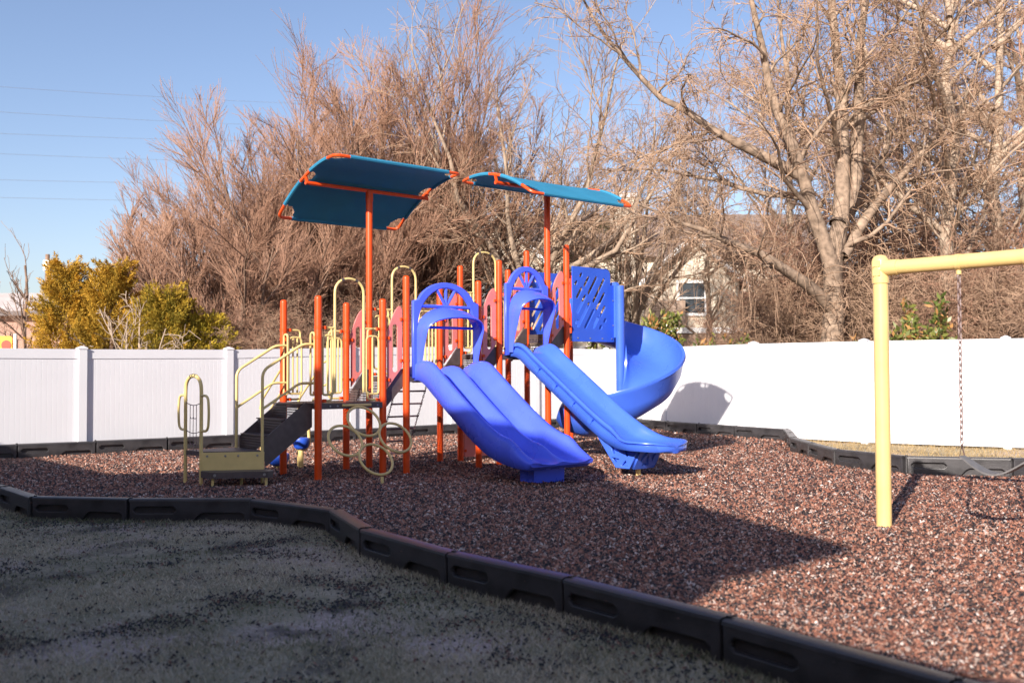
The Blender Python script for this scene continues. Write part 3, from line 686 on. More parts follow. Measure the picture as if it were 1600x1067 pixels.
ds = slide('double_slide', 1.83, [(-0.06, 1.215), (0.10, 1.235), (0.28, 1.18), (0.50, 1.03), (0.95, 0.72), (1.35, 0.47), (1.65, 0.335), (1.95, 0.272), (2.14, 0.258), (2.24, 0.245)], double_sec, M['violet'], 56, lambda d, x: 0.07*sstep(d, 1.85, 2.24)*math.cos(math.pi*(abs(x) - 0.25)/0.62))
MB().loft([[(1.83 - w, -2.02 - dd, z), (1.83 + w, -2.02 - dd, z), (1.83 + w, -1.80, z), (1.83 - w, -1.80, z)] for w, dd, z in ((0.225, 0.0, -0.05), (0.23, 0.02, 0.02), (0.235, 0.03, 0.24))]).build('slide_foot', M['violet'], ds, True, 30)
def single_sec(d):
    fl_ = sstep(d, 1.85, 2.35); w = 0.262 + 0.105*fl_
    if d > 2.42: w *= math.sqrt(max(0.004, 1 - ((d - 2.42)/0.325)**2))
    h = 0.155*(0.6 + 0.4*sstep(d, 0, 0.25))*(1 - 0.62*fl_); k = w/0.262
    half = [(w + 0.015, -0.055), (w + 0.035, -0.05), (w + 0.04, h*0.30), (w + 0.012, h*0.34), (w + 0.012, h*0.62), (w + 0.045, h*0.68), (w + 0.045, h*0.96), (w + 0.03, h + 0.006), (w - 0.005, h), (w - 0.03, h*0.7), (w - 0.055*k, h*0.22), (w - 0.10*k, 0.0)]
    g = min(1.0, w/0.24); half = [(x if x <= w else w + (x - w)*g, y*(0.35 + 0.65*g)) for x, y in half]
    return half + [(0, -0.004)] + [(-x, y) for x, y in half[::-1]] + [(-w*0.6, -0.06), (w*0.6, -0.06)]
ss = slide('single_slide', 3.215, [(-0.06, 1.515), (0.10, 1.535), (0.26, 1.49), (0.48, 1.34), (1.0, 1.00), (1.5, 0.675), (1.85, 0.475), (2.08, 0.405), (2.30, 0.39), (2.55, 0.385), (2.744, 0.37)], single_sec, M['blue'], 70)
for d_ in (0.62, 0.95, 1.28, 1.61):   # stiffening ribs along the outer flanges
    z = np.interp(d_, [0.48, 1.0, 1.5, 1.85], [1.34, 1.0, 0.675, 0.475])
    for sg in (-1, 1): MB().box((3.215 + sg*0.285, -d_, z + 0.055), (0.05, 0.06, 0.07), Matrix.Rotation(R(33), 3, 'X')).build('flange_rib', M['blue'], ss, False)
# exit support: tapered box with triangular pockets
sp_ = [(1.97, 0.10), (2.20, 0.10), (2.33, 0.345), (2.10, 0.36), (1.86, 0.44), (1.58, 0.60), (1.55, 0.59)]
fm = MB(); fm.prism([(d_, z_) for d_, z_ in sp_], -0.185, 0.185, Matrix(((0, 0, 1, 3.215), (-1, 0, 0, 0), (0, 1, 0, 0), (0, 0, 0, 1))))
sf = fm.build('slide_foot', M['blue'], ss, False)
th_ = [[(1.66, 0.50), (1.78, 0.43), (1.82, 0.36)], [(1.86, 0.395), (2.05, 0.325), (1.93, 0.26)], [(2.09, 0.33), (2.26, 0.32), (2.15, 0.235)], [(1.89, 0.23), (1.97, 0.16), (2.03, 0.21)], [(2.05, 0.135), (2.17, 0.135), (2.14, 0.20)]]
for sg in (-1, 1):
    obj('side_gusset', plate_mesh('side_gusset', sp_, th_, 0.05, 0.006, Matrix(((0, 0, 1, 3.215 + sg*0.205), (-1, 0, 0, 0), (0, 1, 0, 0), (0, 0, 0, 1)))), M['blue'], sf)
fz = lambda q: 2.20 + 0.13*q
tl_ = math.atan2(0.13, 0.245)
obj('front_gusset', plate_mesh('front_gusset', [(-0.18, 0.0), (0.18, 0.0), (0.18, 0.27), (-0.18, 0.27)], [[(-0.14, 0.24), (-0.02, 0.24), (-0.10, 0.10)], [(0.14, 0.24), (0.10, 0.10), (0.02, 0.24)], [(0, 0.20), (0.06, 0.05), (-0.06, 0.05)]], 0.04, 0.005,
    Matrix.Translation((3.215, -2.205, 0.10)) @ Matrix.Rotation(R(90) + tl_, 4, 'X')), M['blue'], sf)
MB().tube([(3.215, -2.13, -0.2), (3.215, -2.13, 0.12)], 0.033, 12).build('support_post', M['swing_yellow'], ss)

# --- spiral slide at the top deck
c0 = Vector((4.97, W/2 - 0.60)); prof = [(0.10, 0.36), (0.115, 0.16), (0.17, 0.05), (0.30, 0.0), (0.62, 0.0), (0.76, 0.06), (0.86, 0.20), (0.91, 0.38), (0.915, 0.44), (0.955, 0.45), (0.965, 0.41), (0.945, 0.38), (0.90, 0.18), (0.80, 0.01), (0.64, -0.055), (0.30, -0.055), (0.13, 0.0), (0.07, 0.12), (0.065, 0.36)]
secs = []; nphi = 74
for i in range(nphi):
    ph = -8 + 318 * i / (nphi - 1); t = min(1, max(0, ph / 275)); z = D4 - 0.02 - (D4 - 0.40) * (t - 0.06*math.sin(2*math.pi*t))
    fade = sstep(ph, 285, 312); hs = 1 - 0.6*fade
    hh = 1.0 + 0.35*(1 - sstep(ph, 0, 40))
    secs.append([(c0.x + r*math.sin(R(ph)), c0.y + r*math.cos(R(ph)), z + h*hs*(hh if h > 0 else 1)) for r, h in prof])
sps = MB().loft(secs).build('spiral_slide', M['blue'], PS, True, 50)
MB().tube([(c0.x, c0.y, -0.2), (c0.x, c0.y, D4 + 0.72)], 0.065, 18).build('centre_column', M['blue'], sps)
MB().loft([[(c0.x - 0.03, y0, z), (c0.x + 0.03, y0, z), (c0.x + 0.03, y1, z), (c0.x - 0.03, y1, z)] for y0, y1, z in ((-0.10, 0.0, D4 - 0.05), (-0.12, 0.02, D4 + 0.05), (-0.12, 0.02, D4 + 0.74), (-0.09, 0.0, D4 + 0.78))]).build('entry_flange', M['blue'], sps, False)
MB().box((c0.x, W + 0.03, D4 + 0.36), (0.06, 0.12, 0.80)).build('entry_flange', M['blue'], sps, False)
# perforated enclosure panels of the top deck
def enclosure(b):
    x0, x1 = A[6] + 0.06, A[7] + 0.02; z0, z1 = D4 - 0.12, D4 + 0.97
    out = [(x0, z0), (x1, z0), (x1, z1 - 0.24), (x1 - 0.08, z1 - 0.24)] + [(x1 - 0.18 + 0.10*math.cos(R(a)), z1 - 0.10 + 0.10*math.sin(R(a))) for a in range(0, 91, 15)] + [(x0, z1)]
    holes = []; w = x1 - x0
    rows = [(215,132,8), (272,185,34), (333,215,70), (398,255,98), (415,350,68), (165,205,8), (197,288,38), (215,385,72), (240,475,100), (298,510,74), (362,542,40), (436,438,38), (460,520,8), (415,580,8), (172,540,8)]
    for (qx, qy, hl) in rows:
        cx_, cz_ = x0 + (qx - 128)/432*w, z0 + (1 - (qy - 60)/648)*(z1 - z0); l_ = hl/432*w; holes.append(slot(cx_ - l_*0.555, cz_ - l_*0.83, cx_ + l_*0.555, cz_ + l_*0.83, 0.025, 4))
    me = plate_mesh('enclosure_panel', out, holes, 0.022, 0.003, Matrix.Translation((0, b, 0)) @ Matrix.Rotation(R(90), 4, 'X'))
    o = obj('enclosure_panel', me, M['panel_blue'], PS); clamp(A[6], 0.0 if b < 0 else W, D4 + 0.82, 1, 0, o); clamp(A[6], 0.0 if b < 0 else W, D4 + 0.1, 1, 0, o)
    mb = MB()
    for x in (x0 + 0.1, x0 + 0.35, x0 + 0.6, x1 - 0.06): mb.tube([(x, b - 0.011, z0 + 0.05), (x, b - 0.019, z0 + 0.05)], 0.012, 8)
    for zz in (z0 + 0.25, z0 + 0.62): mb.tube([(x1 - 0.03, b - 0.011, zz), (x1 - 0.03, b - 0.019, zz)], 0.012, 8)
    mb.build('bolts', M['steel'], o)
enclosure(-0.052); enclosure(W + 0.052)

# --- shade canopies
def canopy(a, b, zb, lo_v, mid_v, hi_v, name='shade_canopy'):
    """curved fabric sheet on a tube frame: lo_v/mid_v/hi_v = height at w=-0.76, 0, +0.76 (w along local y)"""
    half = 0.95; ww = 0.76
    def zf(w):
        s = w / ww; return mid_v + (hi_v - lo_v)/2 * s + ((hi_v + lo_v)/2 - mid_v) * s*s
    nu, nw = 24, 24; rc_ = 0.16; V = []; Fc = []; idx = {}
    def inside(u, w):
        # scalloped corners and notches at the beam ends
        du, dw = half - abs(u), ww - abs(w)
        if math.hypot(du, dw) < 0.21: return False
        if math.hypot(du, w) < 0.13: return False
        return True
    us = np.linspace(-half, half, 81); wsq = np.linspace(-ww, ww, 65)
    fabric_v = []; fmap = {}
    def vid(i, j, k):
        key = (i, j, k)
        if key not in fmap:
            u, w = us[i], wsq[j]; sag = -0.012*math.sin(math.pi*(u+half)/(2*half))
            fmap[key] = len(fabric_v); fabric_v.append((a + u, b + w, zf(w) + sag + (0.006 if k else -0.006)))
        return fmap[key]
    for i in range(80):
        for j in range(64):
            if inside((us[i]+us[i+1])/2, (wsq[j]+wsq[j+1])/2):
                Fc.append((vid(i,j,1), vid(i+1,j,1), vid(i+1,j+1,1), vid(i,j+1,1))); Fc.append((vid(i,j,0), vid(i,j+1,0), vid(i+1,j+1,0), vid(i+1,j,0)))
    root = MB(); r = 0.021
    root.tube([(a - half, b, zb), (a + half, b, zb)], 0.026, 10)
    for sg in (-1, 1): root.tube([(a + sg*(half - 0.03), b, zb), (a + sg*half, b, zf(0))], 0.022, 8); 
    root.tube([(a, b, zb - 0.14), (a, b, zb)], 0.05, 12)
    o = root.build('canopy_beam', M['post'], PS)
    # frame loop
    fp = []
    for w in np.linspace(-ww + 0.07, ww - 0.07, 15): fp.append((a + half, b + w, zf(w)))
    for t in np.linspace(0, 90, 6)[1:]: w = ww - 0.07 + 0.07*math.sin(R(t)); fp.append((a + half - 0.07 + 0.07*math.cos(R(t)), b + w, zf(w)))
    fp.append((a - half + 0.07, b + ww, zf(ww)))
    for t in np.linspace(0, 90, 6)[1:]: w = ww - 0.07 + 0.07*math.cos(R(t)); fp.append((a - half + 0.07 - 0.07*math.sin(R(t)), b + w, zf(w)))
    for w in np.linspace(ww - 0.07, -ww + 0.07, 15)[1:]: fp.append((a - half, b + w, zf(w)))
    for t in np.linspace(0, 90, 6)[1:]: w = -ww + 0.07 - 0.07*math.sin(R(t)); fp.append((a - half + 0.07 - 0.07*math.cos(R(t)), b + w, zf(w)))
    fp.append((a + half - 0.07, b - ww, zf(-ww)))
    for t in np.linspace(0, 90, 6)[1:-1]: w = -ww + 0.07 - 0.07*math.cos(R(t)); fp.append((a + half - 0.07 + 0.07*math.sin(R(t)), b + w, zf(w)))
    MB().tube(fp, r, 8, closed=True).build('canopy_frame', M['orange_pad'], o)
    fo = MB(); fo.v = fabric_v; fo.f = Fc; me = bpy.data.meshes.new('canopy_fabric'); me.from_pydata(fabric_v, [], Fc)
    me.polygons.foreach_set('use_smooth', [True]*len(me.polygons)); fo_ = obj('canopy_fabric', me, M['canopy'], o)
    # hem sleeves of fabric round the frame between the corner openings
    hm = MB()
    for sg in (-1, 1):
        hm.tube([(a + x, b + sg*ww, zf(sg*ww)) for x in np.linspace(-half + 0.20, half - 0.20, 9)], 0.027, 8)
        for s2 in (-1, 1): hm.tube([(a + sg*half, b + w, zf(w)) for w in np.linspace(s2*0.13, s2*(ww - 0.20), 9)], 0.027, 8)
    hm.build('canopy_hem', M['canopy'], o)
canopy(A[2], W, CAN1_Z, 3.93, 3.79, 3.35); canopy(A[5], 0.0, CAN2_Z, 3.62, 3.97, 3.98)

# ------------------------------------------------------------------ swing set
sw = thing('swing_set', 'cream yellow swing frame of thick round tube with a domed post top', 'swing set', (3.04, 8.19, 0), math.atan2(-0.73, 0.68))
BZ = 2.115; SWL = 2.9
for x in (0, SWL):
    MB().lathe([(0.061, -0.3), (0.061, 2.03)], (x, 0, 0), 28).build('post', M['swing_yellow'], sw)
    cp = MB(); cp.lathe([(0.068, 1.99), (0.069, 2.0), (0.069, 2.165), (0.064, 2.19), (0.05, 2.212), (0.03, 2.224), (0.01, 2.228)], (x, 0, 0), 28)
    s = 1 if x == 0 else -1
    cp.tube([(x + s*0.03, 0, BZ), (x + s*0.155, 0, BZ)], 0.066, 20)
    k = cp.build('corner_fitting', M['swing_yellow'], sw)
    mb = MB()
    for zz in (2.075, 2.15): mb.box((x - s*0.0, -0.067, zz), (0.06, 0.012, 0.05))
    mb.build('fitting_window', M['swing_yellow'], k, False)
MB().tube([(0.1, 0, BZ), (SWL - 0.1, 0, BZ)], 0.060, 24).build('top_beam', M['swing_yellow'], sw)
for x in (0.64, 1.14, 1.75, 2.25):
    mb = MB(); mb.tube([(x - 0.018, 0, BZ), (x + 0.018, 0, BZ)], 0.065, 20); mb.tube([(x, 0, BZ - 0.05), (x, 0, BZ - 0.095)], 0.02, 10); mb.build('hanger', M['swing_yellow'], sw)
def swing_seat(x0, label, grp):
    s = thing('strap_swing', label, 'swing', (3.04, 8.19, 0), math.atan2(-0.73, 0.68), grp)
    for x in (x0, x0 + 0.5):
        mb = MB(); chain_pts((x, 0, BZ - 0.095), (x, 0, 0.70), mb, 0.056, 0.0062); c = mb.build('chain', M['swingchain'], s)
        sg = 1 if x == x0 else -1
        mb = MB(); mb.tube([(x, 0, 0.70), (x + 0.0, -0.05, 0.60), (x + 0.0, 0.05, 0.60)], 0.006, 6, closed=True); mb.build('triangle_link', M['swingchain'], c)
    secs = []
    for i in range(21):
        t = i / 20; x = x0 + 0.5*t; z = 0.605 - 0.12*math.sin(math.pi*t)**1.15; w = 0.05 + 0.035*math.sin(math.pi*t)
        secs.append([(x, -w, z), (x, w, z), (x, w, z + 0.012), (x, -w, z + 0.012)])
    MB().loft(secs).build('seat', M['seat'], s, True, 50)
swing_seat(0.64, 'black strap swing seat on chains hanging from the yellow beam', 'strap swings')

# ------------------------------------------------------------------ trees: vectorised branch growth
def unit(a): return a / np.maximum(np.linalg.norm(a, axis=-1, keepdims=True), 1e-9)
def spawn(P, Rd, nch, t0, t1, ang, length, K, rfac, rtip, up, curl, tlen=0.5, droop=0.0, rmax=1e9):
    """children of the branches P (N,K,3) with radii Rd (N,K)"""
    N, Kp, _ = P.shape; M_ = N * nch; par = np.repeat(np.arange(N), nch)
    t = t0 + (t1 - t0) * ((np.tile(np.arange(nch), N) + rng.random(M_)) / nch); f = t * (Kp - 1); i = np.minimum(f.astype(int), Kp - 2); fr = (f - i)[:, None]
    p = P[par, i]*(1-fr) + P[par, i+1]*fr; r = Rd[par, i]*(1-fr[:, 0]) + Rd[par, i+1]*fr[:, 0]; d = unit(P[par, i+1] - P[par, i])
    rv = unit(rng.normal(size=(M_, 3))); pe = unit(rv - d * np.sum(rv*d, 1, keepdims=True)); a = np.radians(ang * rng.uniform(0.6, 1.35, M_))[:, None]
    dirn = unit(np.cos(a)*d + np.sin(a)*pe + np.array([0, 0, up])*0.5)
    plen = np.linalg.norm(P[par, -1] - P[par, 0], axis=1)
    L = (length if length > 0 else -length*plen) * (1 - tlen*t) * rng.uniform(0.65, 1.25, M_)
    Q = np.zeros((M_, K, 3)); Q[:, 0] = p; st = (L/(K-1))[:, None]
    for k in range(1, K):
        dirn = unit(dirn + rng.normal(size=(M_, 3))*curl + np.array([0, 0, up])*0.22 + np.array([0, 0, -droop])*k/K); Q[:, k] = Q[:, k-1] + dirn*st
    r0 = np.minimum(np.maximum(r*rfac, rtip), rmax); Rq = r0[:, None] + (rtip - r0)[:, None]*(np.linspace(0, 1, K)[None, :])**0.8
    return Q, Rq
def tubes_np(P, Rd, n):
    N, K, _ = P.shape; T = unit(np.gradient(P, axis=1)); ref = np.where(np.abs(T[..., 2:3]) > 0.85, np.array([1., 0, 0]), np.array([0, 0, 1.]))
    A_ = unit(np.cross(T, ref)); B_ = np.cross(T, A_); th = np.arange(n)*2*np.pi/n
    V = P[:, :, None, :] + Rd[:, :, None, None]*(A_[:, :, None, :]*np.cos(th)[None, None, :, None] + B_[:, :, None, :]*np.sin(th)[None, None, :, None])
    idx = np.arange(N*K*n).reshape(N, K, n); a = idx[:, :-1, :]; b = np.roll(idx, -1, 2)[:, :-1, :]; c = np.roll(idx, -1, 2)[:, 1:, :]; d = idx[:, 1:, :]
    return V.reshape(-1, 3), np.stack([a, b, c, d], -1).reshape(-1, 4)
def join(parts):
    V = []; Fq = []; o = 0
    for v, f in parts: V.append(v); Fq.append(f + o); o += len(v)
    return np.concatenate(V), np.concatenate(Fq)
def bark(name, c1, c2, scale=5):
    m = mat(name, c1, 0.9, 0, scale, 0.9, 25, 0.15, c2, detail=8.0); return m
M['bark_pale'] = bark('pale_grey_tan_bark', (0.26, 0.195, 0.145), (0.46, 0.36, 0.27), 3)
M['bark_old'] = bark('furrowed_grey_brown_bark', (0.13, 0.095, 0.07), (0.38, 0.28, 0.205), 7)
M['bark_brown'] = bark('brown_bark', (0.14, 0.09, 0.065), (0.27, 0.18, 0.13), 4)
M['twig_pink'] = bark('pinkish_brown_twigs', (0.27, 0.15, 0.10), (0.42, 0.255, 0.175), 1.2)
M['twig_tan'] = bark('tan_twigs', (0.28, 0.18, 0.12), (0.44, 0.30, 0.205), 1.2)
M['twig_dark'] = bark('grey_brown_twigs', (0.18, 0.125, 0.095), (0.32, 0.23, 0.175), 1.2)
def limb(pts, r0, r1, K=12):
    P = np.array(pts, float); s = np.r_[0, np.cumsum(np.linalg.norm(np.diff(P, axis=0), axis=1))]; q = np.linspace(0, s[-1], K)
    out = np.stack([np.interp(q, s, P[:, k]) for k in range(3)], 1); w = rng.normal(size=(K, 3))*0.02*s[-1]/4; w[0] = 0
    for k in range(1, K - 1): out[k] = out[k]*0.5 + (out[k-1] + out[k+1])*0.25
    return out + w, r0 + (r1 - r0)*np.linspace(0, 1, K)**0.75
def make_tree(name, label, loc, limbs, levels, mt, mtw, group=None, vines=None, trunk_levels=1, cat='tree'):
    """limbs: list of (pts, r0, r1) in local metres; levels: list of spawn argument dicts"""
    root = thing(name, label, cat, loc, 0, group)
    LP, LR = zip(*[limb(*l) for l in limbs]); P = np.stack(LP); Rd = np.stack(LR)
    trunk = [tubes_np(P, Rd, 9)]; crown = []; allP = [(P, Rd)]
    for li, lv in enumerate(levels):
        src = allP[-1]
        Q, Rq = spawn(src[0], src[1], **lv)
        if lv.get('also'): pass
        (trunk if li < trunk_levels else crown).append(tubes_np(Q, Rq, 5 if li == 0 else (4 if li == 1 else 3))); allP.append((Q, Rq))
    v, f = join(trunk); obj('trunk', np_mesh('trunk', v, f, True), mt, root)
    v, f = join(crown); obj('crown', np_mesh('crown', v, f, True), mtw, root)
    if vines is not None:
        v, f = vines(allP); obj('hanging_vines', np_mesh('hanging_vines', v, f, True), mtw, root)
    return root
def lvl(nch, t0, t1, ang, length, K, rfac, rtip, up, curl, tlen=0.5, droop=0.0, rmax=1e9):
    return dict(nch=nch, t0=t0, t1=t1, ang=ang, length=length, K=K, rfac=rfac, rtip=rtip, up=up, curl=curl, tlen=tlen, droop=droop, rmax=rmax)
def vase(h, spread, n, base_r, lean=0.0, stem=0.5):
    out = []
    for i in range(n):
        a = 2*math.pi*(i + random.random()*0.7)/n; s = spread*random.uniform(0.35, 1.0); hh = h*random.uniform(0.72, 1.0)*(1 - 0.22*(s/spread)**2)
        x, y = math.cos(a)*s + lean*s*0.3, math.sin(a)*s
        out.append(([(0, 0, -0.3), (x*0.03, y*0.03, stem), (x*0.22, y*0.22, stem + hh*0.22), (x*0.6, y*0.6, hh*0.58), (x, y, hh)], base_r*random.uniform(0.5, 0.8), 0.012))
    out[0] = (out[0][0], base_r, 0.012); return out
PINKL = [lvl(9, 0.24, 0.97, 34, -0.38, 8, 0.6, 0.009, 0.14, 0.07, 0.40), lvl(8, 0.10, 1.0, 30, -0.55, 6, 0.62, 0.0065, 0.14, 0.06, 0.4), lvl(11, 0.06, 1.0, 24, -0.80, 4, 0.75, 0.0046, 0.14, 0.05, 0.35)]
def pink_tree(px, Y, h, spread, n, base_r, label, lean=0.0):
    return make_tree('bare_tree', label, (WX(px, Y), Y, -0.05), vase(h, spread, n, base_r, lean), PINKL, M['bark_brown'], M['twig_pink'], 'bare trees beyond the fence')
def copy_tree(src, px, Y, sc, rz, label, group='bare trees beyond the fence'):
    o = src.copy(); C.objects.link(o); o.location = (WX(px, Y), Y, -0.05); o.rotation_euler = (0, 0, rz); o.scale = sc if hasattr(sc, '__len__') else (sc,)*3; o['label'] = label; o['group'] = group
    for chd in src.children: c = chd.copy(); C.objects.link(c); c.parent = o
    return o
pA = pink_tree(374, 22.5, 5.4, 2.9, 15, 0.15, 'small multi-stemmed bare tree beside the golden evergreens', -0.5)
pC = pink_tree(522, 25.5, 9.0, 3.7, 16, 0.24, 'dense rosy-twigged bare tree rising behind the higher end of the left canopy', -0.2)
pB = copy_tree(pC, 413, 25.0, (0.82, 0.82, 0.76), 2.4, 'bare tree with a single thick trunk next to the multi-stemmed tree')
pD = copy_tree(pC, 650, 27.0, (1.02, 1.02, 1.17), 4.3, 'tallest rosy-twigged bare tree, behind the gap between the two canopies')
copy_tree(pC, 470, 29.5, 0.9, 5.2, 'rosy-twigged bare tree in the row further back from the fence'); copy_tree(pC, 600, 31, 1.1, 1.3, 'rosy-twigged bare tree in the row further back from the fence')
copy_tree(pA, 318, 25.5, 0.98, 1.9, 'rosy-twigged bare tree in the row further back from the fence')
SPRL = [lvl(8, 0.25, 0.97, 40, -0.45, 8, 0.55, 0.008, 0.12, 0.14, 0.45), lvl(8, 0.15, 1.0, 40, -0.5, 6, 0.6, 0.006, 0.08, 0.15, 0.4), lvl(10, 0.1, 1.0, 38, -0.55, 4, 0.7, 0.0055, 0.03, 0.15, 0.35)]
pE = make_tree('bare_tree', 'pale-barked bare tree with open spreading crown behind the right canopy', (WX(820, 26.5), 26.5, -0.05),
          vase(12.0, 4.6, 9, 0.30, 0.3, 2.2), SPRL, M['bark_pale'], M['twig_tan'], 'bare trees beyond the fence')
copy_tree(pE, 985, 31, (0.78, 0.78, 0.9), 2.0, 'slim bare tree in front of the cream apartment block')

# the big old tree with hanging vines: main limbs laid out one by one
TY = 21.0; TX = WX(1302, TY)
def bl(px, py, dy=0.0):
    Y = TY + dy; return (WX(px, Y) - TX, dy, 1.28 + (578 - py) * Y / F)
big = [([bl(1300, 640), bl(1302, 520), bl(1306, 440), bl(1312, 340), bl(1322, 200, .3), bl(1315, 60, .6), bl(1300, -140, .8)], 0.29, 0.05),
       ([bl(1304, 470), bl(1292, 380, -.3), bl(1262, 290, -.6), bl(1222, 190, -.9), bl(1192, 80, -1.2), bl(1165, -90, -1.4)], 0.21, 0.03),
       ([bl(1250, 270, -.6), bl(1190, 240, -.9), bl(1110, 195, -1.2), bl(1040, 150, -1.3), bl(960, 70, -1.3), bl(905, -20, -1.3)], 0.13, 0.02),
       ([bl(1298, 480), bl(1268, 448, -.5), bl(1215, 405, -1.0), bl(1150, 378, -1.4), bl(1080, 352, -1.8), bl(1000, 318, -2.0)], 0.17, 0.02),
       ([bl(1312, 350), bl(1340, 290, .3), bl(1352, 190, .4), bl(1346, 70, .3), bl(1368, -120, .2)], 0.20, 0.04),
       ([bl(1318, 400), bl(1365, 330, .5), bl(1425, 260, .8), bl(1490, 190, 1.0), bl(1580, 140, 1.1)], 0.15, 0.02),
       ([bl(1306, 430), bl(1275, 340, 1.0), bl(1240, 230, 2.0), bl(1235, 110, 2.8), bl(1215, -60, 3.2)], 0.15, 0.02),
       ([bl(1312, 380), bl(1352, 300, 1.4), bl(1410, 190, 2.4), bl(1440, 60, 3.0), bl(1480, -80, 3.3)], 0.14, 0.02),
       ([bl(1268, 310, -.5), bl(1190, 300, -.2), bl(1110, 275, .3), bl(1030, 262, .6), bl(950, 262, .8)], 0.075, 0.012)]
BIGL = [lvl(9, 0.25, 0.98, 48, -0.40, 9, 0.5, 0.010, 0.10, 0.16, 0.4, 0.0, 0.07), lvl(8, 0.15, 1.0, 45, -0.48, 7, 0.6, 0.007, 0.02, 0.18, 0.4, 0.05), lvl(11, 0.1, 1.0, 40, -0.6, 5, 0.7, 0.0046, -0.03, 0.18, 0.35, 0.15)]
def vines(allP):
    P, Rd = allP[1]; Q, Rq = spawn(P, Rd, 5, 0.1, 0.9, 80, 1.5, 8, 0.2, 0.005, -0.5, 0.10, 0.0, 0.9, 0.009)
    P0, R0 = allP[0]; Q2, Rq2 = spawn(P0, R0, 16, 0.05, 0.8, 80, 2.0, 8, 0.2, 0.006, -0.4, 0.10, 0.0, 0.9, 0.012)
    Q[:, :, 2] = np.maximum(Q[:, :, 2], 0.1); Q2[:, :, 2] = np.maximum(Q2[:, :, 2], 0.1)
    return join([tubes_np(Q, Rq, 3), tubes_np(Q2, Rq2, 3)])
make_tree('bare_tree', 'huge old bare tree with heavy crooked limbs and hanging vines', (TX, TY, -0.05 + 0.05), big, BIGL, M['bark_old'], M['twig_tan'], 'bare trees beyond the fence', vines)
def tall(h, r, lean, nl):
    out = [([(0, 0, -0.3), (lean*0.2, 0, h*0.25), (lean*0.5, 0.1, h*0.55), (lean, 0.1, h)], r, 0.03)]
    for i in range(nl):
        a = random.uniform(0, 2*math.pi); z = h*random.uniform(0.25, 0.8); L = h*random.uniform(0.16, 0.34)*(1.15 - z/h)*1.6
        out.append(([(lean*0.4*z/h, 0, z), (lean*0.4*z/h + math.cos(a)*L*0.5, math.sin(a)*L*0.5, z + L*0.42), (lean*0.4*z/h + math.cos(a)*L, math.sin(a)*L, z + L*0.75)], r*0.33, 0.012))
    return out
TALLL = [lvl(8, 0.2, 0.98, 45, -0.42, 8, 0.55, 0.008, 0.05, 0.16, 0.4, 0, 0.05), lvl(8, 0.15, 1.0, 42, -0.5, 6, 0.6, 0.006, 0.0, 0.16, 0.4, 0.05), lvl(9, 0.1, 1.0, 40, -0.55, 4, 0.7, 0.0055, -0.02, 0.16, 0.35, 0.1)]
def tall_tree(px, Y, h, r, lean, nl, label, tw='twig_tan'):
    return make_tree('bare_tree', label, (WX(px, Y), Y, -0.05), tall(h, r, lean, nl), TALLL, M['bark_pale'], M[tw], 'bare trees beyond the fence')
tA = tall_tree(1488, 22.5, 12.5, 0.24, 0.2, 11, 'straight bare tree behind the hanging swing chain')
tB = tall_tree(1552, 24.5, 13.5, 0.26, 0.5, 11, 'leaning bare tree standing behind the far end of the swing beam', 'twig_pink')
copy_tree(tA, 1110, 34.0, 0.68, 2.0, 'mid-height bare tree close to the ground-floor windows of the apartment block')
copy_tree(tB, 1420, 30.0, 0.82, 3.6, 'thin bare tree between the huge old tree and the straight tree')
for (src, px, Y, sc, rz) in ((tA, 1240, 31, 0.95, 1.0), (tB, 1375, 34, 1.0, 2.2), (tA, 1610, 29, 1.0, 3.1), (tB, 1450, 36, 1.0, 0.6)):
    copy_tree(src, px, Y, sc, rz, 'thin bare tree standing well back from the fence near the apartment blocks')
# low tangled brush behind the fence
BRL = [lvl(8, 0.1, 1.0, 42, -0.5, 6, 0.6, 0.006, 0.05, 0.2, 0.3, 0.1), lvl(8, 0.1, 1.0, 42, -0.55, 5, 0.7, 0.006, 0.0, 0.2, 0.3, 0.12), lvl(7, 0.1, 1.0, 45, -0.6, 4, 0.7, 0.0052, 0.0, 0.22, 0.3, 0.15)]
protos = []
def brush_proto(tw):
    limbs = []; h, w = 4.0, 1.8
    for i in range(16):
        a = random.uniform(0, 2*math.pi); q = w*random.uniform(0.2, 1.0); hh = h*random.uniform(0.5, 1.05); x, y = math.cos(a)*q, math.sin(a)*q*0.7
        limbs.append(([(x*0.25, y*0.25, -0.2), (x*0.5, y*0.5, hh*0.45), (x*0.85, y*0.85, hh*0.9), (x*1.1, y*1.1, hh*random.uniform(0.75, 1.05))], 0.028, 0.008))
    return make_tree('brush_thicket', '', (0, 0, 0), limbs, BRL, M['bark_brown'], M[tw], 'leafless thickets behind the fence', cat='shrub')
protos = [[brush_proto(t), False] for t in ('twig_tan', 'twig_pink')]
def brush(px, Y, h, label, k):
    pr_ = protos[k % 2]
    if not pr_[1]: o = pr_[0]; pr_[1] = True
    else:
        o = pr_[0].copy(); C.objects.link(o)
        for chd in pr_[0].children: c = chd.copy(); C.objects.link(c); c.parent = o
    o.location = (WX(px, Y), Y, -0.05); o.rotation_euler = (0, 0, random.uniform(0, 6.28)); o.scale = (h/4.0*random.uniform(0.95, 1.2),)*2 + (h/4.0,); tag(o, label)
BL = 'leafless tangled thicket growing behind the white fence near the old tree'
for i, (px, Y, h) in enumerate(((1085, 27, 2.3), (1160, 25, 2.6), (1228, 23.5, 3.2), (1260, 25.5, 4.4), (1365, 22.3, 3.6), (1400, 25, 4.6), (1455, 20.5, 3.2), (1520, 20.5, 3.4), (1590, 19.5, 3.4), (1330, 27, 5.0), (1500, 26, 5.0), (1570, 24.5, 4.6), (1640, 23, 4.6), (1450, 29, 5.6))):
    brush(px, Y, h, BL, i)
BL2 = 'leafless thicket growing behind the fence at the back of the play structure'
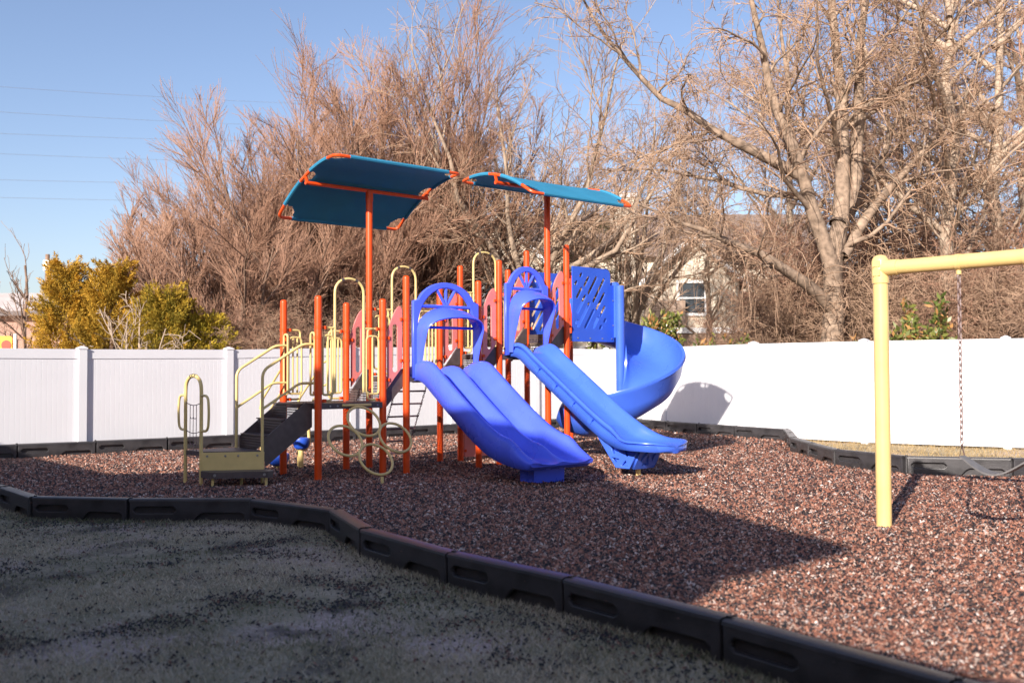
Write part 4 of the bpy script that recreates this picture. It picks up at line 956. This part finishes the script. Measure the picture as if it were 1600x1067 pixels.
for i, (px, Y, h) in enumerate(((390, 20.6, 2.3), (438, 21.0, 2.5), (492, 21.8, 2.6), (550, 22.6, 2.7), (610, 23.4, 2.8), (670, 24.3, 2.9), (730, 27, 3.2), (800, 28, 3.0))):
    brush(px, Y, h, BL2, i)
# little grey dead tree in front of the evergreens, young tree by the brick house
make_tree('bare_tree', 'small grey dead tree tangled in front of the golden evergreens', (WX(212, 18.9), 18.9, -0.05), vase(2.9, 1.0, 6, 0.06, 0, 1.2), [lvl(6, 0.3, 1, 45, -0.45, 6, 0.6, 0.008, 0, 0.25, 0.4), lvl(5, 0.2, 1, 45, -0.5, 5, 0.7, 0.006, 0, 0.25, 0.4)], M['bark_pale'], M['bark_pale'], 'bare trees beyond the fence')
make_tree('bare_tree', 'young bare tree standing before the brick house', (WX(33, 30), 30, -0.05), tall(4.6, 0.09, 0.1, 9), [lvl(6, 0.3, 1, 40, -0.45, 6, 0.6, 0.007, 0.2, 0.1, 0.4), lvl(5, 0.2, 1, 40, -0.5, 5, 0.7, 0.006, 0.2, 0.1, 0.4)], M['bark_brown'], M['twig_dark'], 'bare trees beyond the fence')

# ------------------------------------------------------------------ evergreens
def leaf_cloud(pts, dirs, L, Wd, cols):
    """one kite-shaped leaf or spray per point, pointing along dirs"""
    n = len(pts); rv = unit(rng.normal(size=(n, 3))); s = unit(np.cross(dirs, rv)); nn = np.cross(s, dirs); L = L[:, None]; Wd = Wd[:, None]
    V = np.stack([pts, pts + dirs*L*0.45 + s*Wd + nn*Wd*0.15, pts + dirs*L, pts + dirs*L*0.45 - s*Wd + nn*Wd*0.15], 1).reshape(-1, 3)
    return V, (np.arange(n)*4)[:, None] + np.array([[0, 1, 2, 3]]), np.repeat(cols, 4, 0)
M['needle'] = attr_mat('scale_foliage', 0.75, 0.2, trans=0.25); M['leaf'] = attr_mat('glossy_leaf', 0.35, 0.5, trans=0.2)
def evergreen(px, Y, h, rad, label, n=16000, c1=(0.17, 0.13, 0.02), c2=(0.62, 0.36, 0.045), seed=1):
    root = thing('evergreen_tree', label, 'tree', (WX(px, Y), Y, -0.05), 0, 'golden evergreens beyond the fence')
    MB().tube([(0, 0, -0.2), (0, 0, h*0.5), (0.02, 0, h*0.9)], [0.10, 0.06, 0.015], 8).build('trunk', M['bark_brown'], root)
    # plume clumps around the cone surface
    nc = 230; u = rng.random(nc)**0.75; z = 0.12*h + u*h*0.86; a = rng.uniform(0, 2*np.pi, nc); rr = rad*(1 - u)**0.62*(0.7 + 0.35*rng.random(nc)) + 0.05
    ctr = np.c_[rr*np.cos(a), rr*np.sin(a), z]; cd = unit(np.c_[np.cos(a)*0.75, np.sin(a)*0.75, 0.85 + 0*a] + rng.normal(size=(nc, 3))*0.15); tint = rng.random(nc); cs = rng.uniform(0.7, 1.3, nc)*(0.24 + 0.08*rad)
    k = rng.integers(0, nc, n); s = rng.random(n); off = rng.normal(size=(n, 3))*np.array([0.35, 0.35, 0.35])
    p = ctr[k] + cd[k]*(s*cs[k]*2.0 - cs[k]*0.9)[:, None] + off*(cs[k]*(1.05 - s))[:, None]
    dr = unit(cd[k] + rng.normal(size=(n, 3))*0.45); t = np.clip(0.65*tint[k] + 0.35*s + rng.normal(0, 0.12, n), 0, 1)[:, None]
    cols = (1-t)*np.array([c1]) + t*np.array([c2])
    V, Fq, cc = leaf_cloud(p, dr, 0.075*rng.uniform(0.6, 1.4, n), 0.0095*rng.uniform(0.7, 1.3, n), cols)
    me = np_mesh('crown', V, Fq); set_col(me, cc); obj('crown', me, M['needle'], root)
evergreen(103, 21.0, 3.6, 0.78, 'golden-green evergreen standing next to the brick house', 42000)
evergreen(175, 20.6, 3.5, 0.86, 'tallest golden evergreen, behind the little grey dead tree', 42000)
evergreen(255, 19.8, 2.95, 0.95, 'shorter greener evergreen beyond the fence, next to the low yellow one', 30000, (0.15, 0.14, 0.02), (0.52, 0.33, 0.04))
evergreen(318, 20.4, 2.4, 0.85, 'low bushy yellow-green evergreen beside the bare tree trunks', 22000, (0.18, 0.17, 0.02), (0.56, 0.40, 0.045))
def broadleaf(px, Y, h, rad, label, n=1100, z0=0.3):
    root = thing('leafy_shrub', label, 'shrub', (WX(px, Y), Y, -0.05), 0, 'broadleaf shrubs behind the fence')
    mb = MB(); tips = []
    for i in range(14):
        a = random.uniform(0, 2*math.pi); s = rad*random.uniform(0.2, 1); hh = h*random.uniform(0.65, 1.0); q = [(0, 0, -0.2), (math.cos(a)*s*0.5, math.sin(a)*s*0.5, hh*0.5), (math.cos(a)*s, math.sin(a)*s, hh)]
        mb.tube(q, [0.022, 0.014, 0.006], 6); tips.append(q)
    mb.build('stems', M['bark_brown'], root)
    k = rng.integers(0, len(tips), n); s = rng.random(n)**0.6; T = np.array(tips); p = np.where((s < 0.5)[:, None], T[k, 0] + (T[k, 1]-T[k, 0])*(2*s)[:, None], T[k, 1] + (T[k, 2]-T[k, 1])*(2*s-1)[:, None])
    dr = unit(rng.normal(size=(n, 3))*0.8 + np.array([0, -0.2, 0.6])); t = rng.random(n)[:, None]
    cols = (1-t)*np.array([[0.06, 0.10, 0.022]]) + t*np.array([[0.24, 0.24, 0.06]]); br = rng.random(n) < 0.2; cols[br] = np.array([0.42, 0.22, 0.08])*rng.uniform(0.7, 1.2, (br.sum(), 1))
    V, Fq, cc = leaf_cloud(p + rng.normal(size=(n, 3))*0.05, dr, 0.15*rng.uniform(0.7, 1.3, n), 0.03*rng.uniform(0.7, 1.3, n), cols)
    me = np_mesh('foliage', V, Fq); set_col(me, cc); obj('foliage', me, M['leaf'], root)
broadleaf(1033, 23.2, 2.75, 0.75, 'glossy green shrub showing above the fence behind the spiral slide', 3200)
broadleaf(1128, 21.5, 2.15, 0.6, 'small bronze-leaved shrub peeping over the fence before the apartment windows', 1100)
broadleaf(1432, 18.8, 2.65, 0.8, 'green broadleaf shrub behind the fence between swing post and chain', 2800)
broadleaf(905, 25.0, 2.2, 0.9, 'green shrub behind the fence below the blue slotted panel', 2200)
broadleaf(1345, 19.2, 2.0, 0.5, 'sparse green shrub at the foot of the huge old tree', 300)
# pine with sparse needle tufts behind the right canopy
pr = thing('pine_tree', 'sparse pine with dark needle tufts in front of the cream chimney wall', 'tree', (WX(925, 33), 33, -0.05), 0)
mb = MB(); mb.tube([(0, 0, -0.2), (0.1, 0, 3), (0.05, 0, 6.3)], [0.14, 0.10, 0.03], 8); tuft = []
for i in range(26):
    a = random.uniform(0, 2*math.pi); z = random.uniform(2.6, 6.2); L = (6.9 - z)*0.36 + 0.3; e = Vector((math.cos(a)*L, math.sin(a)*L, z + L*0.25)); mb.tube([(0.08, 0, z), tuple(e)], [0.025, 0.008], 5)
    for s in (0.55, 0.75, 0.9, 1.0): tuft.append(Vector((0.08, 0, z)).lerp(e, s))
mb.build('trunk', M['bark_brown'], pr); T = np.array(tuft); n = 5200; k = rng.integers(0, len(T), n); dr = unit(rng.normal(size=(n, 3)) + np.array([0, 0, 0.5])); t = rng.random(n)[:, None]
V, Fq, cc = leaf_cloud(T[k] + rng.normal(size=(n, 3))*0.08, dr, 0.20*rng.uniform(0.7, 1.3, n), np.full(n, 0.008), (1-t)*np.array([[0.05, 0.085, 0.025]]) + t*np.array([[0.20, 0.19, 0.05]]))
me = np_mesh('crown', V, Fq); set_col(me, cc); obj('crown', me, M['needle'], pr)

# ------------------------------------------------------------------ far buildings
M['cream'] = mat('cream_siding', (0.62, 0.54, 0.43), 0.8, 0.05, 2)
M['white_trim'] = mat('white_trim', (0.75, 0.74, 0.72), 0.6, 0.03, 2)
M['roof'] = mat('brown_shingle', (0.20, 0.15, 0.125), 0.9, 0.25, 3, bump=0.4, bscale=20)
M['roof_grey'] = mat('pale_grey_shingle', (0.42, 0.37, 0.35), 0.9, 0.12, 2, bump=0.3, bscale=15)
M['pane'] = mat('window_glass', (0.05, 0.06, 0.07), 0.1, 0.1, 1, spec=0.8)
M['shutter'] = mat('weathered_shingle_siding', (0.30, 0.22, 0.17), 0.9, 0.15, 4)
def brick_material(name, c1, c2, mortar, scale):
    m = bpy.data.materials.new(name); m.use_nodes = True; nt = m.node_tree; b = nt.nodes['Principled BSDF']; b.inputs['Roughness'].default_value = 0.9
    tc = nt.nodes.new('ShaderNodeTexCoord'); sx = nt.nodes.new('ShaderNodeSeparateXYZ'); cb = nt.nodes.new('ShaderNodeCombineXYZ'); ad = nt.nodes.new('ShaderNodeMath'); ad.operation = 'ADD'
    nt.links.new(tc.outputs['Object'], sx.inputs[0]); nt.links.new(sx.outputs[0], ad.inputs[0]); nt.links.new(sx.outputs[1], ad.inputs[1]); nt.links.new(ad.outputs[0], cb.inputs[0]); nt.links.new(sx.outputs[2], cb.inputs[1])
    br = nt.nodes.new('ShaderNodeTexBrick'); br.inputs['Scale'].default_value = scale; br.inputs['Color1'].default_value = (*c1, 1); br.inputs['Color2'].default_value = (*c2, 1); br.inputs['Mortar'].default_value = (*mortar, 1)
    nt.links.new(cb.outputs[0], br.inputs['Vector']); nt.links.new(br.outputs['Color'], b.inputs['Base Color']); return m
M['brick'] = brick_material('red_brown_brick', (0.36, 0.19, 0.13), (0.28, 0.14, 0.10), (0.40, 0.34, 0.30), 4.5)
M['brick_pale'] = brick_material('tan_brick', (0.42, 0.28, 0.20), (0.34, 0.22, 0.16), (0.45, 0.38, 0.32), 4.5)
def window(parent, x, z, w, h, y):
    """framed two-sash window on a wall facing -y"""
    wd = MB().box((x, y - 0.02, z), (w, 0.04, h)).build('window', M['pane'], parent, False)
    f = MB(); t = 0.11
    for (cx_, cz_, sx_, sz_) in ((x, z + h/2, w + 2*t, t), (x, z - h/2, w + 2*t, t), (x - w/2 - t/2, z, t, h - t), (x + w/2 + t/2, z, t, h - t), (x, z, w, 0.06)): f.box((cx_, y - 0.05, cz_), (sx_, 0.08, sz_))
    f.build('frame', M['white_trim'], wd, False)
def gable_block(parent, x0, x1, y0, y1, z0, ze, zp, wm, rm, name='wall'):
    mb = MB(); xm = (x0 + x1)/2
    mb.prism([(x0, z0), (x1, z0), (x1, ze), (xm, zp), (x0, ze)], -y1, -y0, Matrix.Rotation(R(90), 4, 'X')); o = mb.build(name, wm, parent, False)
    rf = MB(); th = 0.16; ov = 0.35; sl = (zp - ze)/(xm - x0)
    for sg in (-1, 1):
        xe = xm + sg*(xm - x0 + ov); ze_ = ze - sl*ov
        rf.prism([(xe, ze_ + 0.02), (xm, zp + 0.02), (xm, zp + 0.02 + th), (xe, ze_ + 0.02 + th)][::sg], -(y1 + 0.3), -(y0 - 0.35), Matrix.Rotation(R(90), 4, 'X'))
    ro = rf.build('roof', rm, parent, False)
    tr = MB()
    for sg in (-1, 1):
        xe = xm + sg*(xm - x0 + ov); ze_ = ze - sl*ov
        tr.prism([(xe, ze_ - 0.10), (xm, zp - 0.10), (xm, zp + 0.12), (xe, ze_ + 0.12)][::sg], -(y0 - 0.36), -(y0 - 0.44), Matrix.Rotation(R(90), 4, 'X'))
    tr.build('rake_board', M['white_trim'], ro, False)
    return o
AY = 40.0
ap = thing('apartment_block', 'cream apartment block with gables and a tall square chimney behind the bare trees', 'building', (WX(980, AY), AY, -0.05), 0)
mb = MB().box((0.5, 5, 3.0), (16.0, 8.0, 6.2)); mb.build('wall', M['cream'], ap, False)
rf = MB(); rf.prism([(0.6, 6.0), (5.0, 8.4), (9.4, 6.0)], -8.0, 9.0, Matrix(((0, 0, 1, 0), (1, 0, 0, 0), (0, 1, 0, 0), (0, 0, 0, 1)))); rf.build('roof', M['roof'], ap, False)
gable_block(ap, -7.4, -3.0, 0.0, 3.0, 0, 5.4, 7.6, M['cream'], M['roof'])
gable_block(ap, 0.6, 4.4, -0.6, 3.0, 2.9, 4.9, 6.6, M['cream'], M['roof'])
gable_block(ap, 5.6, 9.0, -0.3, 3.0, 0, 4.2, 5.8, M['cream'], M['roof'])
MB().box((2.6, -0.1, 1.4), (5.4, 2.0, 2.9)).build('brick_base', M['brick_pale'], ap, False)
ch = MB().box((-0.1, 0.6, 4.2), (0.95, 0.9, 8.4)).build('chimney', M['cream'], ap, False); MB().box((-0.1, 0.6, 8.45), (1.1, 1.05, 0.18)).build('chimney_cap', M['white_trim'], ch, False)
MB().box((1.4, -0.75, 3.35), (1.6, 0.3, 1.5)).build('bay_siding', M['shutter'], ap, False)
MB().box((2.6, -1.14, 2.9), (5.6, 0.12, 0.22)).build('belt_course', M['white_trim'], ap, False)
for (x, z, w, h, y) in ((2.95, 1.75, 0.85, 1.1, -1.1), (4.75, 1.75, 0.75, 1.1, -1.1), (1.2, 1.75, 0.8, 1.1, -1.1), (2.5, 4.2, 1.0, 1.3, -0.6), (-5.9, 1.6, 0.9, 1.4, 0.0), (-4.5, 1.6, 0.9, 1.4, 0.0), (-5.2, 4.2, 1.0, 1.4, 0.0), (-1.8, 4.3, 0.9, 1.3, 1.0), (-1.8, 1.6, 0.9, 1.4, 1.0), (7.3, 3.4, 0.9, 1.2, -0.3), (6.6, 1.5, 0.8, 1.2, -0.3), (8.0, 1.5, 0.8, 1.2, -0.3)): window(ap, x, z, w, h, y)
ap2 = thing('apartment_block', 'second cream apartment block with a brown roof, half hidden behind the rosy trees', 'building', (WX(745, 44), 44, -0.05), 0)
gable_block(ap2, -4.2, 2.8, 0, 8, 0, 5.6, 8.6, M['cream'], M['roof'])
for (x, z) in ((-2.8, 1.7), (-0.7, 1.7), (1.4, 1.7), (-2.2, 4.3), (0.8, 4.3)): window(ap2, x, z, 0.95, 1.4, 0)
# brick house at the left
bh = thing('brick_house', 'low brick house with a pale grey hipped roof beyond the fence', 'house', (WX(-40, 46), 46, -0.05), 0)
MB().box((0, 4, 2.0), (9.0, 8.0, 4.4)).build('wall', M['brick'], bh, False)
MB().loft([[(-x, y0, z), (x, y0, z), (x, y1, z), (-x, y1, z)] for x, y0, y1, z in ((4.9, -0.5, 8.5, 4.05), (4.9, -0.5, 8.5, 4.2), (2.4, 2.6, 5.4, 5.25))]).build('roof', M['roof_grey'], bh, False)
MB().box((0, -0.5, 4.08), (9.9, 0.06, 0.22)).build('fascia', M['brown'], bh, False)
for x in (-2.2, 1.4): window(bh, x, 2.2, 0.9, 1.3, 0)
# road sign just showing above the fence
sg_ = thing('sign_panel', 'small yellow and red panel with white post showing above the fence', 'sign', (WX(6, 24), 24, 0), 0)
me = plate_mesh('panel', rrect(-0.30, 1.80, 0.20, 2.18, 0.06), [], 0.03, 0.004, Matrix.Rotation(R(90), 4, 'X')); so = obj('panel', me, mat('sign_yellow', (0.80, 0.36, 0.03), 0.5, 0.05), sg_)
MB().tube([(0.06, -0.017, 1.96), (0.06, -0.024, 1.96)], 0.12, 20).build('red_disc', mat('sign_red', (0.62, 0.05, 0.02), 0.5, 0.05), so); MB().box((-0.17, -0.019, 1.98), (0.14, 0.006, 0.16)).build('red_mark', mat('sign_red_mark', (0.70, 0.10, 0.02), 0.5, 0.05), so, False)
MB().box((0.27, 0, 1.08), (0.06, 0.06, 2.3)).build('post', M['white_trim'], sg_, False)
# utility pole and high wires
up_ = thing('utility_pole', 'weathered wooden utility pole rising behind the golden evergreens', 'pole', (WX(71, 52), 52, 0), 0)
MB().tube([(0, 0, -0.5), (0.05, 0, 7.5)], [0.16, 0.11], 10).build('pole', M['bark_brown'], up_); MB().box((0.1, -0.15, 6.9), (0.28, 0.3, 0.55)).build('transformer', M['steel'], up_, False)
M['wire'] = mat('aged_aluminium_wire', (0.30, 0.31, 0.33), 0.6, 0.1, 2)
for i, (ya, yb) in enumerate(((131, 152), (171, 189), (205, 216), (237, 249), (278, 284), (306, 312))):
    Ya, Yb = 70, 84; za = 1.28 + (583 - ya)*Ya/F; zb = 1.28 + (582 - yb)*Yb/F; p0 = np.array([WX(0, Ya), Ya, za]); p1 = np.array([WX(340, Yb), Yb, zb]); dd = p1 - p0
    pts = [tuple(p0 + dd*t + np.array([0, 0, -1.2*(t + 0.8)*(1.9 - t)*0.15 + 0.22])) for t in np.linspace(-0.8, 1.9, 24)]
    o = MB().tube(pts, 0.011, 5).build('power_line', M['wire']); tag(o, 'thin overhead power line crossing the clear sky above the evergreens', 'power line', 'overhead power lines')
# distant bare woodland along the horizon
wl = []; 
for i in range(46):
    x = rng.uniform(-95, 110); y = rng.uniform(70, 120)
    P = np.array([[(x, y, -0.3), (x + rng.normal(0, .3), y, 3.0), (x + rng.normal(0, .6), y, rng.uniform(6.5, 9.5))]]); P = np.stack([np.interp(np.linspace(0, 2, 8), [0, 1, 2], P[0, :, k]) for k in range(3)], 1)[None]
    Rd = np.linspace(0.22, 0.04, 8)[None]; Q, Rq = spawn(P, Rd, 16, 0.25, 1, 45, -0.42, 6, 0.5, 0.03, 0.25, 0.12); Q2, Rq2 = spawn(Q, Rq, 9, 0.2, 1, 40, -0.5, 4, 0.7, 0.022, 0.2, 0.12)
    wl += [tubes_np(P, Rd, 5), tubes_np(Q, Rq, 3), tubes_np(Q2, Rq2, 3)]
v, f = join(wl); tag(obj('distant_wood', np_mesh('distant_wood', v, f, True), M['twig_dark']), 'far-off bare winter woodland along the horizon', 'wood', kind='stuff')

# ------------------------------------------------------------------ building behind the photographer that shades the lawn
bb = thing('brick_building', 'two-storey brick building with a low-pitched roof that shades the lawn', 'building', (0, 0, -0.16), ROT)
UW = -5.33
outl = [(-1.45, 6.06), (1.2, 6.77), (2.9, 7.36), (5.5, 7.03), (8.4, 4.87), (9.0, 4.66), (20.0, 4.64)]
wall = [(-0.9, -0.2)] + [(-0.9, 6.1)] + [(v_, z_ - 0.10) for v_, z_ in outl[1:]] + [(20.0, -0.2)]
mt = Matrix(((0, 0, 1, 0), (1, 0, 0, 0), (0, 1, 0, 0), (0, 0, 0, 1)))
MB().prism([(v_, z_ + 0.16) for v_, z_ in wall], UW - 9, UW - 0.15, mt).build('wall', M['brick'], bb, False)
MB().prism([(v_, z_ + 0.16) for v_, z_ in outl] + [(v_, z_ + 0.04) for v_, z_ in outl[::-1]], UW - 9.3, UW, mt).build('roof', M['roof'], bb, False)
# lean-to wing in front of it
MB().prism([(UW, 0.0), (-2.0, 0.0), (-2.0, 2.85), (UW, 3.9)], -14.0, 9.0, Matrix(((1, 0, 0, 0), (0, 0, -1, 0), (0, 1, 0, 0), (0, 0, 0, 1)))).build('wing_wall', M['brick'], bb, False)
MB().prism([(UW, 4.0), (-1.66, 3.04), (-1.66, 3.16), (UW, 4.12)], -14.3, 9.3, Matrix(((1, 0, 0, 0), (0, 0, -1, 0), (0, 1, 0, 0), (0, 0, 0, 1)))).build('wing_roof', M['roof'], bb, False)
